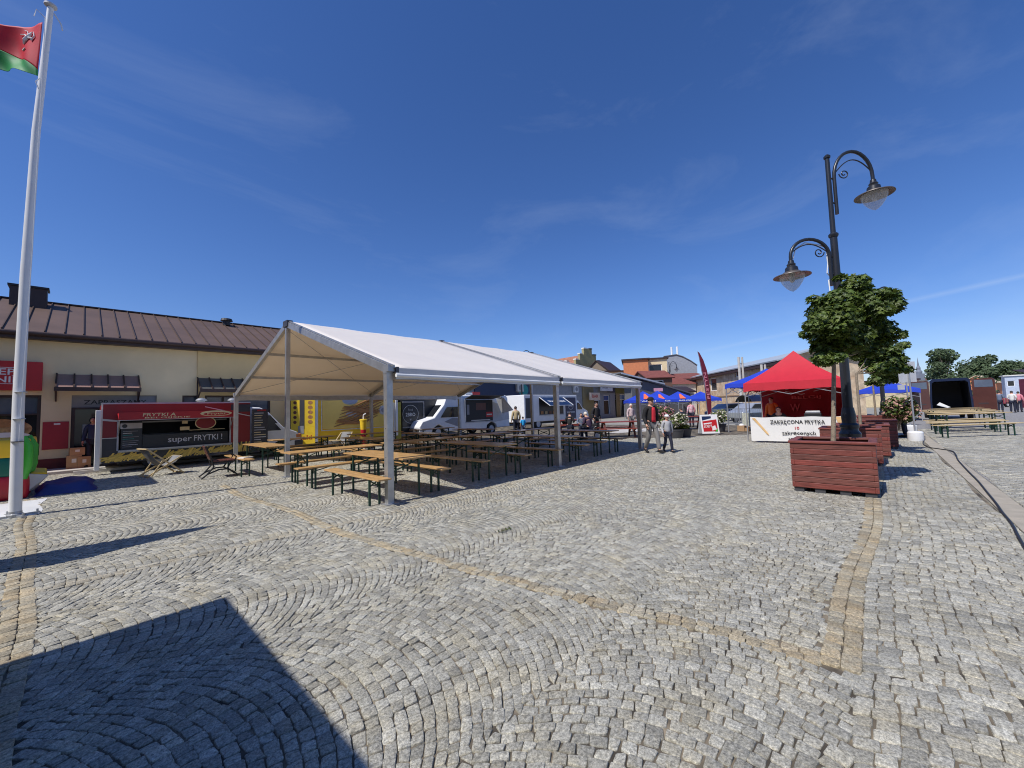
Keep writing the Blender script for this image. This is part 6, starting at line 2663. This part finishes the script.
# stepped gable house
c = atD(590, 402, 72)
t = thing('gabled_house', 'olive ochre house with stepped gable and orange tiled roof rising behind the marquee', 'building', (c.x, c.y, 0), SA + R(38))
b = MB()
olv = mat('olive ochre render', (.36, .31, .15), .9)
W2, HB, HT = 4.4, 7.8, 12.0
b.b2((-W2, 0, 0), (W2, 13, HB), olv)
st_n = 4
for k in range(st_n):
    w_ = W2 * (1 - k / st_n) + .0
    z_ = HB + (HT - HB) * k / st_n
    b.b2((-w_, 0, z_), (w_, .5, z_ + (HT - HB) / st_n), olv)
    for s in (-1, 1):
        b.box((s * (w_ - .35), .25, z_ + (HT - HB) / st_n + .1), (.8, .65, .2), dgrey if s > 0 else offwhite)
b.build('wall', t)
b = MB()
for s in (-1, 1):
    b.slab([(s * W2, .5, HB), (0, .5, HT - .9), (0, 13, HT - .9), (s * W2, 13, HB)] if s < 0 else [(0, .5, HT - .9), (W2, .5, HB), (W2, 13, HB), (0, 13, HT - .9)], .15, mat('orange red tiles', (.34, .15, .09), .85, var=.3, vscale=2))
rf = b.build('roof', t)
for y_ in (3.5, 7.5, 11):
    b = MB()
    b.b2((-2.4, y_ - .4, 8), (-1.7, y_ + .4, 10.2), offwhite)
    b.build('chimney', rf)
for k in range(4):
    b = MB()
    b.b2((-3.6, 1.4 + k * 2.6, 7.6), (-2.2, 2.6 + k * 2.6, 8.9), offwhite); b.b2((-3.62, 1.55 + k * 2.6, 7.8), (-3.6, 2.45 + k * 2.6, 8.7), glassd)
    b.build('dormer', rf)
# cream flat block with dormer house, left of orange
c = atD(612, 402, 64)
block('flat_block', 'cream flat roofed block left of the orange cube', (c.x, c.y, 0), SA + R(6), 7.2, 8, 7.0, mat('light cream render', (.66, .54, .32), .9), roofdk, windows=[(-1.2, 3.2, 4.8, 6.2), (-3.3, -2.0, 4.8, 6.2)])
c = atD(617, 402, 70)
block('dormer_house', 'dark gabled attic with a window just above the cream block', (c.x, c.y, 0), SA + R(50), 5.0, 4.6, 7.6, mat('weathered boards', (.22, .17, .12), .9), roofdk, 'gable', 1.9, windows=[(-1.4, -.2, 6.4, 7.4)])
c = atD(637.5, 402, 60)
block('orange_block', 'orange cube shaped building with flat roof', (c.x, c.y, 0), SA - R(17), 3.6, 7, 8.35, orange, roofdk)
c = atD(658.5, 402, 61)
block('cream_block', 'cream building with a wide white window right of the orange cube', (c.x, c.y, 0), SA - R(14), 3.05, 7, 8.5, mat('pale cream render', (.74, .60, .36), .9), roofdk, windows=[(-1.15, .75, 6.2, 7.7)])
c = atD(683, 402, 66)
t = thing('curved_roof_hall', 'grey walled hall with curved sloping roof and two antennas behind the brown roofs', 'building', (c.x, c.y, 0), SA - R(18))
b = MB()
b.prism([(-2.5, 0), (2.45, 0), (2.45, 7.7), (1.6, 8.5), (.4, 9.3), (-.6, 9.7), (-2.5, 9.55)], 0, 5, greyr)
b.build('wall', t)
b = MB()
for (xa, za), (xb, zb) in zip([(-2.6, 9.56), (-.6, 9.72), (.4, 9.32), (1.6, 8.52)], [(-.6, 9.72), (.4, 9.32), (1.6, 8.52), (2.55, 7.7)]):
    b.slab([(xa, -.15, za + .1), (xb, -.15, zb + .1), (xb, 5.1, zb + .1), (xa, 5.1, za + .1)], .1, grroof)
b.build('roof', t)
for x_ in (-1.2, -.3):
    b = MB()
    b.tube([(x_, 1.6, 8.8), (x_, 1.6, 11.3)], .16, white, 10)
    b.build('antenna', t)
c = atD(672, 402, 54)
block('tiled_house', 'low house with steep red brown tiled roof behind the blue gazebos', (c.x, c.y, 0), SA + R(10), 7.4, 7, 4.2, offwhite, tile, 'hip', 2.1, windows=[(1.2, 2.4, 1.8, 3.2)])
c = atD(661, 402, 50)
block('tiled_annex', 'small tiled house with a gabled window front next to the grey shop roof', (c.x, c.y, 0), SA + R(4), 3.2, 5, 4.9, mat('brown wall', (.18, .10, .07), .9), tile, 'gable', 1.0, windows=[(-.9, .5, 3.8, 4.6)])
A_, B2_ = atD(628, 402, 44), atD(691, 402, 47)
t = thing('shed_hall', 'long dark grey hall with sloping metal roof edge behind the blue gazebos', 'building', (A_.x, A_.y, 0), math.atan2(B2_.y - A_.y, B2_.x - A_.x))
wl = math.hypot(B2_.x - A_.x, B2_.y - A_.y)
b = MB()
b.prism([(0.6, 0), (wl, 0), (wl, 2.75), (0.6, 4.55)], 0, 1.4, mat('dark grey wall', (.13, .13, .13), .85))
b.build('wall', t)
b = MB()
b.slab([(-.9, -.3, 5.22), (wl + .3, -.3, 2.68), (wl + .3, 1.7, 2.68), (-.9, 1.7, 5.22)], .14, grroof)
b.bar((-.9, -.34, 5.08), (wl * .55, -.34, 3.85), .06, .16, zinc)
b.build('roof', t)
c = atD(697, 402, 57)
block('tiled_barn', 'brown roofed outbuilding left of the stone barn', (c.x, c.y, 0), SA - R(3), 5.6, 7, 5.0, mat('brown wall', (.18, .10, .07), .9), tile, 'shed', 1.3)
c = atD(688, 402, 49)
block('white_house', 'tiny white walled house under the tiled roofs', (c.x, c.y, 0), SA + R(20), 2.0, 3, 3.0, white, roofdk, 'gable', .6, windows=[(.2, .8, 1.6, 2.5)])
# stone building
A, B_ = atD(700, 402, 54), atD(770, 402, 37.5)
dv = (B_ - A)
dv.z = 0
L1 = dv.length
dv.normalize()
LL = 19.5
cen = A + dv * (LL / 2 - 1)
ang = math.atan2(dv.y, dv.x)
wx = lambda f: -LL / 2 + 1 + f
t = block('stone_barn', 'long pale stone barn with square window openings and a light zinc roof', (cen.x, cen.y, 0), ang, LL, 7, 5.2, stone, zinc, 'gable', .95, windows=[(wx(3.6), wx(5.4), 3.0, 4.6), (wx(10.2), wx(10.9), 4.3, 4.9)], over=.5)
b = MB()
b.b2((-LL / 2 - .5, -.45, 4.75), (LL / 2 + .5, -.05, 5.02), roofdk)
b.build('eave_board', t)
b = MB()
b.b2((-LL / 2, -.06, 2.2), (LL / 2, -.003, 2.32), mat('string course', (.34, .22, .13), .9))
b.build('string_course', t)
# poles
for px_, D, hgt, lab in ((741.5, 34, 5.4, 'grey double utility pole in front of the stone barn'), (764, 33, 4.6, 'grey utility pole partly behind the blue gazebo'), (626, 46, 4.9, 'thin grey pole by the market gazebos')):
    p = atD(px_, 402, D)
    b = MB()
    b.tube([(p.x, p.y, 0), (p.x, p.y, hgt)], [.13, .10], concrete, 10); b.tube([(p.x + .3, p.y - .2, 0), (p.x + .3, p.y - .2, hgt)], [.10, .08], concrete, 10)
    b.bar((p.x, p.y, hgt * .9), (p.x + .3, p.y - .2, hgt * .9), .06, .06, steel)
    tag(b.build('utility_pole'), lab, 'pole')
# parked cars behind the barrier
car_first = None
for px_, D, lab in ((732, 34, 'dark parked car behind the crowd barriers'), (757, 30, 'pale silver parked car left of the red gazebo'), (989, 46, 'small red car beyond the dark van')):
    p = atD(px_, 405, D)
    pm = {732: vannavy, 757: mat('silver paint', (.5, .52, .54), .3, .5), 989: mat('car red', (.4, .02, .03), .3)}[px_]
    t = thing('parked_car', lab, 'car', (p.x, p.y, 0), SA + R(12), 'parked cars')
    b = MB()
    b.prism([(-2.1, .35), (-2.1, .8), (-1.6, .92), (-.9, 1.42), (.6, 1.45), (1.35, .98), (2.0, .85), (2.15, .6), (2.15, .35)], -.85, .85, pm, pinch=lambda z: 1 - max(0, z - .8) * .3)
    b.build('body', t, bevel=.06, smooth=40)
    b = MB()
    b.prism([(-1.35, .95), (-.85, 1.36), (.5, 1.38), (1.1, .98)], -.80, .80, glassd)
    b.build('window', t)
    for x_ in (-1.3, 1.35):
        for y_ in (-.75, .75):
            wheel(t, x_, y_, .31, .2)

# big pavilion with van-like nose behind the red gazebo: white canopy stall
c = atD(765, 415, 23)
t = thing('market_stall', 'market stall with a grey rounded canopy left of the red gazebo', 'stall', (c.x, c.y, 0), SA)
b = MB()
b.box((0, 0, .45), (2.2, .8, .9), mat('stall front', (.55, .55, .42), .8, var=.35, vscale=9))
b.build('counter', t)
b = MB()
for k in range(8):
    a0, a1 = R(20 + 140 * k / 8), R(20 + 140 * (k + 1) / 8)
    b.slab([(-1.2, .9 * -math.cos(a0), 1.35 + .6 * math.sin(a0)), (1.2, .9 * -math.cos(a0), 1.35 + .6 * math.sin(a0)), (1.2, .9 * -math.cos(a1), 1.35 + .6 * math.sin(a1)), (-1.2, .9 * -math.cos(a1), 1.35 + .6 * math.sin(a1))], .02, grey if k < 4 else dgrey)
b.build('canopy', t)
b = MB()
for x_ in (-1.1, 1.1):
    b.tube([(x_, .7, 0), (x_, .7, 1.7)], .025, steel, 8)
b.build('post', t)

# right background
c = atD(923, 396, 400)
t = thing('church', 'distant pale church with a slender dark spire', 'church', (c.x, c.y, 0), SA)
b = MB()
b.b2((-7, 0, 0), (9, 12, 17), mat('pale church wall', (.66, .60, .48), .9)); b.b2((-3, -1, 17), (3, 5, 24), mat('tower blue grey', (.20, .22, .26), .8))
b.build('wall', t)
b = MB()
b.lathe([(2.6, 24), (2.8, 26), (1.6, 28), (1.7, 30), (.9, 32), (.35, 37), (0, 41)], mat('spire slate', (.17, .19, .23), .7), 12, (0, 2, 0))
b.build('spire', t)
b = MB()
b.slab([(-7.5, -.5, 17), (9.5, -.5, 17), (9.5, 6, 20), (-7.5, 6, 20)], -.3, tile)
b.build('roof', t)


def far_tree(px, D, r, h, label, seed, n=2600, zl=.3):
    c = atD(px, 395, D)
    t = thing('broadleaf_tree', label, 'tree', (c.x, c.y, 0), 0, 'trees beyond the street')
    rg = random.Random(seed)
    b = MB()
    b.tube([(0, 0, 0), (.1, 0, h * .4), (0, .2, h * .75)], [r * .09, r * .07, r * .03], bark, 8)
    cl = []
    for k in range(16):
        a = rg.uniform(0, 6.28)
        rr = r * rg.uniform(.15, .72)
        z = h * rg.uniform(zl + .08, .90)
        f = 1 - max(0, (z / h - .6)) * 1.1
        q = (math.cos(a) * rr * f, math.sin(a) * rr * f, z)
        s = r * rg.uniform(.22, .42)
        cl.append((q, (s, s, s * .72)))
        b.tube([(0, 0, h * .3), q], [r * .035, r * .01], bark, 5)
    b.build('trunk', t)
    leaf_cloud(cl, n, r * .105, leaff, seed=seed).build('crown', t)


far_tree(946, 110, 5.8, 15.0, 'airy pale green tree above the open van', 11, zl=.25)
far_tree(936, 118, 3.8, 11.0, 'lower tree left of the airy tree, beside the spire', 12, 1300)
far_tree(973, 120, 4.2, 13.6, 'narrow tree between the airy tree and the dense dark tree', 13, 1600)
far_tree(991, 115, 7.0, 13.0, 'broad dense dark green tree right of the van', 14, 3400, zl=.15)
far_tree(1008, 112, 4.8, 11.5, 'dark tree at the right end of the far tree group', 15, 1800, zl=.15)
far_tree(985, 70, 2.4, 5.0, 'rounded low tree directly behind the right van door', 16, 1200, zl=.1)
far_tree(960, 130, 6.0, 10.5, 'low bushy tree hidden behind the van roof', 17, 1600, zl=.1)
far_tree(1035, 118, 7.0, 12.0, 'dark tree at the very right edge of the frame', 18, 2000, zl=.1)
c = atD(1000, 395, 95)
block('orange_house', 'small orange house with pale roof beyond the trees on the right', (c.x, c.y, 0), SA + R(30), 5.0, 6, 4.2, orange, mat('cream roof', (.62, .48, .33), .8), 'gable', 1.8)
c = atD(1016, 395, 85)
block('pale_house', 'pale blue grey house beside the small orange house', (c.x, c.y, 0), SA - R(44), 2.6, 4, 5.2, mat('pale blue wall', (.45, .50, .58), .9), offwhite, 'flat', windows=[(-1, 0, 3, 4.2)])
c = atD(902, 392, 60)
block('cream_house', 'cream rendered building glimpsed behind the planter trees', (c.x, c.y, 0), SA, 5, 6, 4.0, mat('pale cream render', (.74, .6, .36)), roofdk, 'flat', 1.6)
c = atD(1054, 390, 40)
t = thing('market_stall', 'dark maroon market stall cut by the right edge', 'stall', (c.x, c.y, 0), SA)
b = MB()
b.b2((-.9, 0, 0), (2.0, 2, 3.0), mat('maroon cloth', (.10, .012, .03), .8))
b.build('side_wall', t)
b = MB()
b.slab([(-1.1, -.3, 3.02), (2.2, -.3, 3.02), (2.2, 2.3, 4.0), (-1.1, 2.3, 4.0)], -.05, roofdk)
b.build('roof', t)

# unseen dark houses added behind the viewer to block skylight and deepen the shade
for i, (y0, y1, h, c_) in enumerate(((-22, -7, 9.5, (.16, .12, .08)), (-7, 8, 8.5, (.12, .12, .11)), (8, 22, 9.0, (.15, .10, .07)))):
    block('town_house', ['tall brown town house behind the viewer', 'grey town house directly behind the viewer', 'russet town house behind the viewer, towards the shop building'][i],
          (-10.5, (y0 + y1) / 2, 0), R(90), y1 - y0 - .02, 9, h, mat('town house render %s' % 'abc'[i], c_, .9), tile, 'gable', 3.0,
          windows=[(-5.5 + k * 3, -4.2 + k * 3, z, z + 1.7) for k in range(4) for z in (1.0, 4.6)])
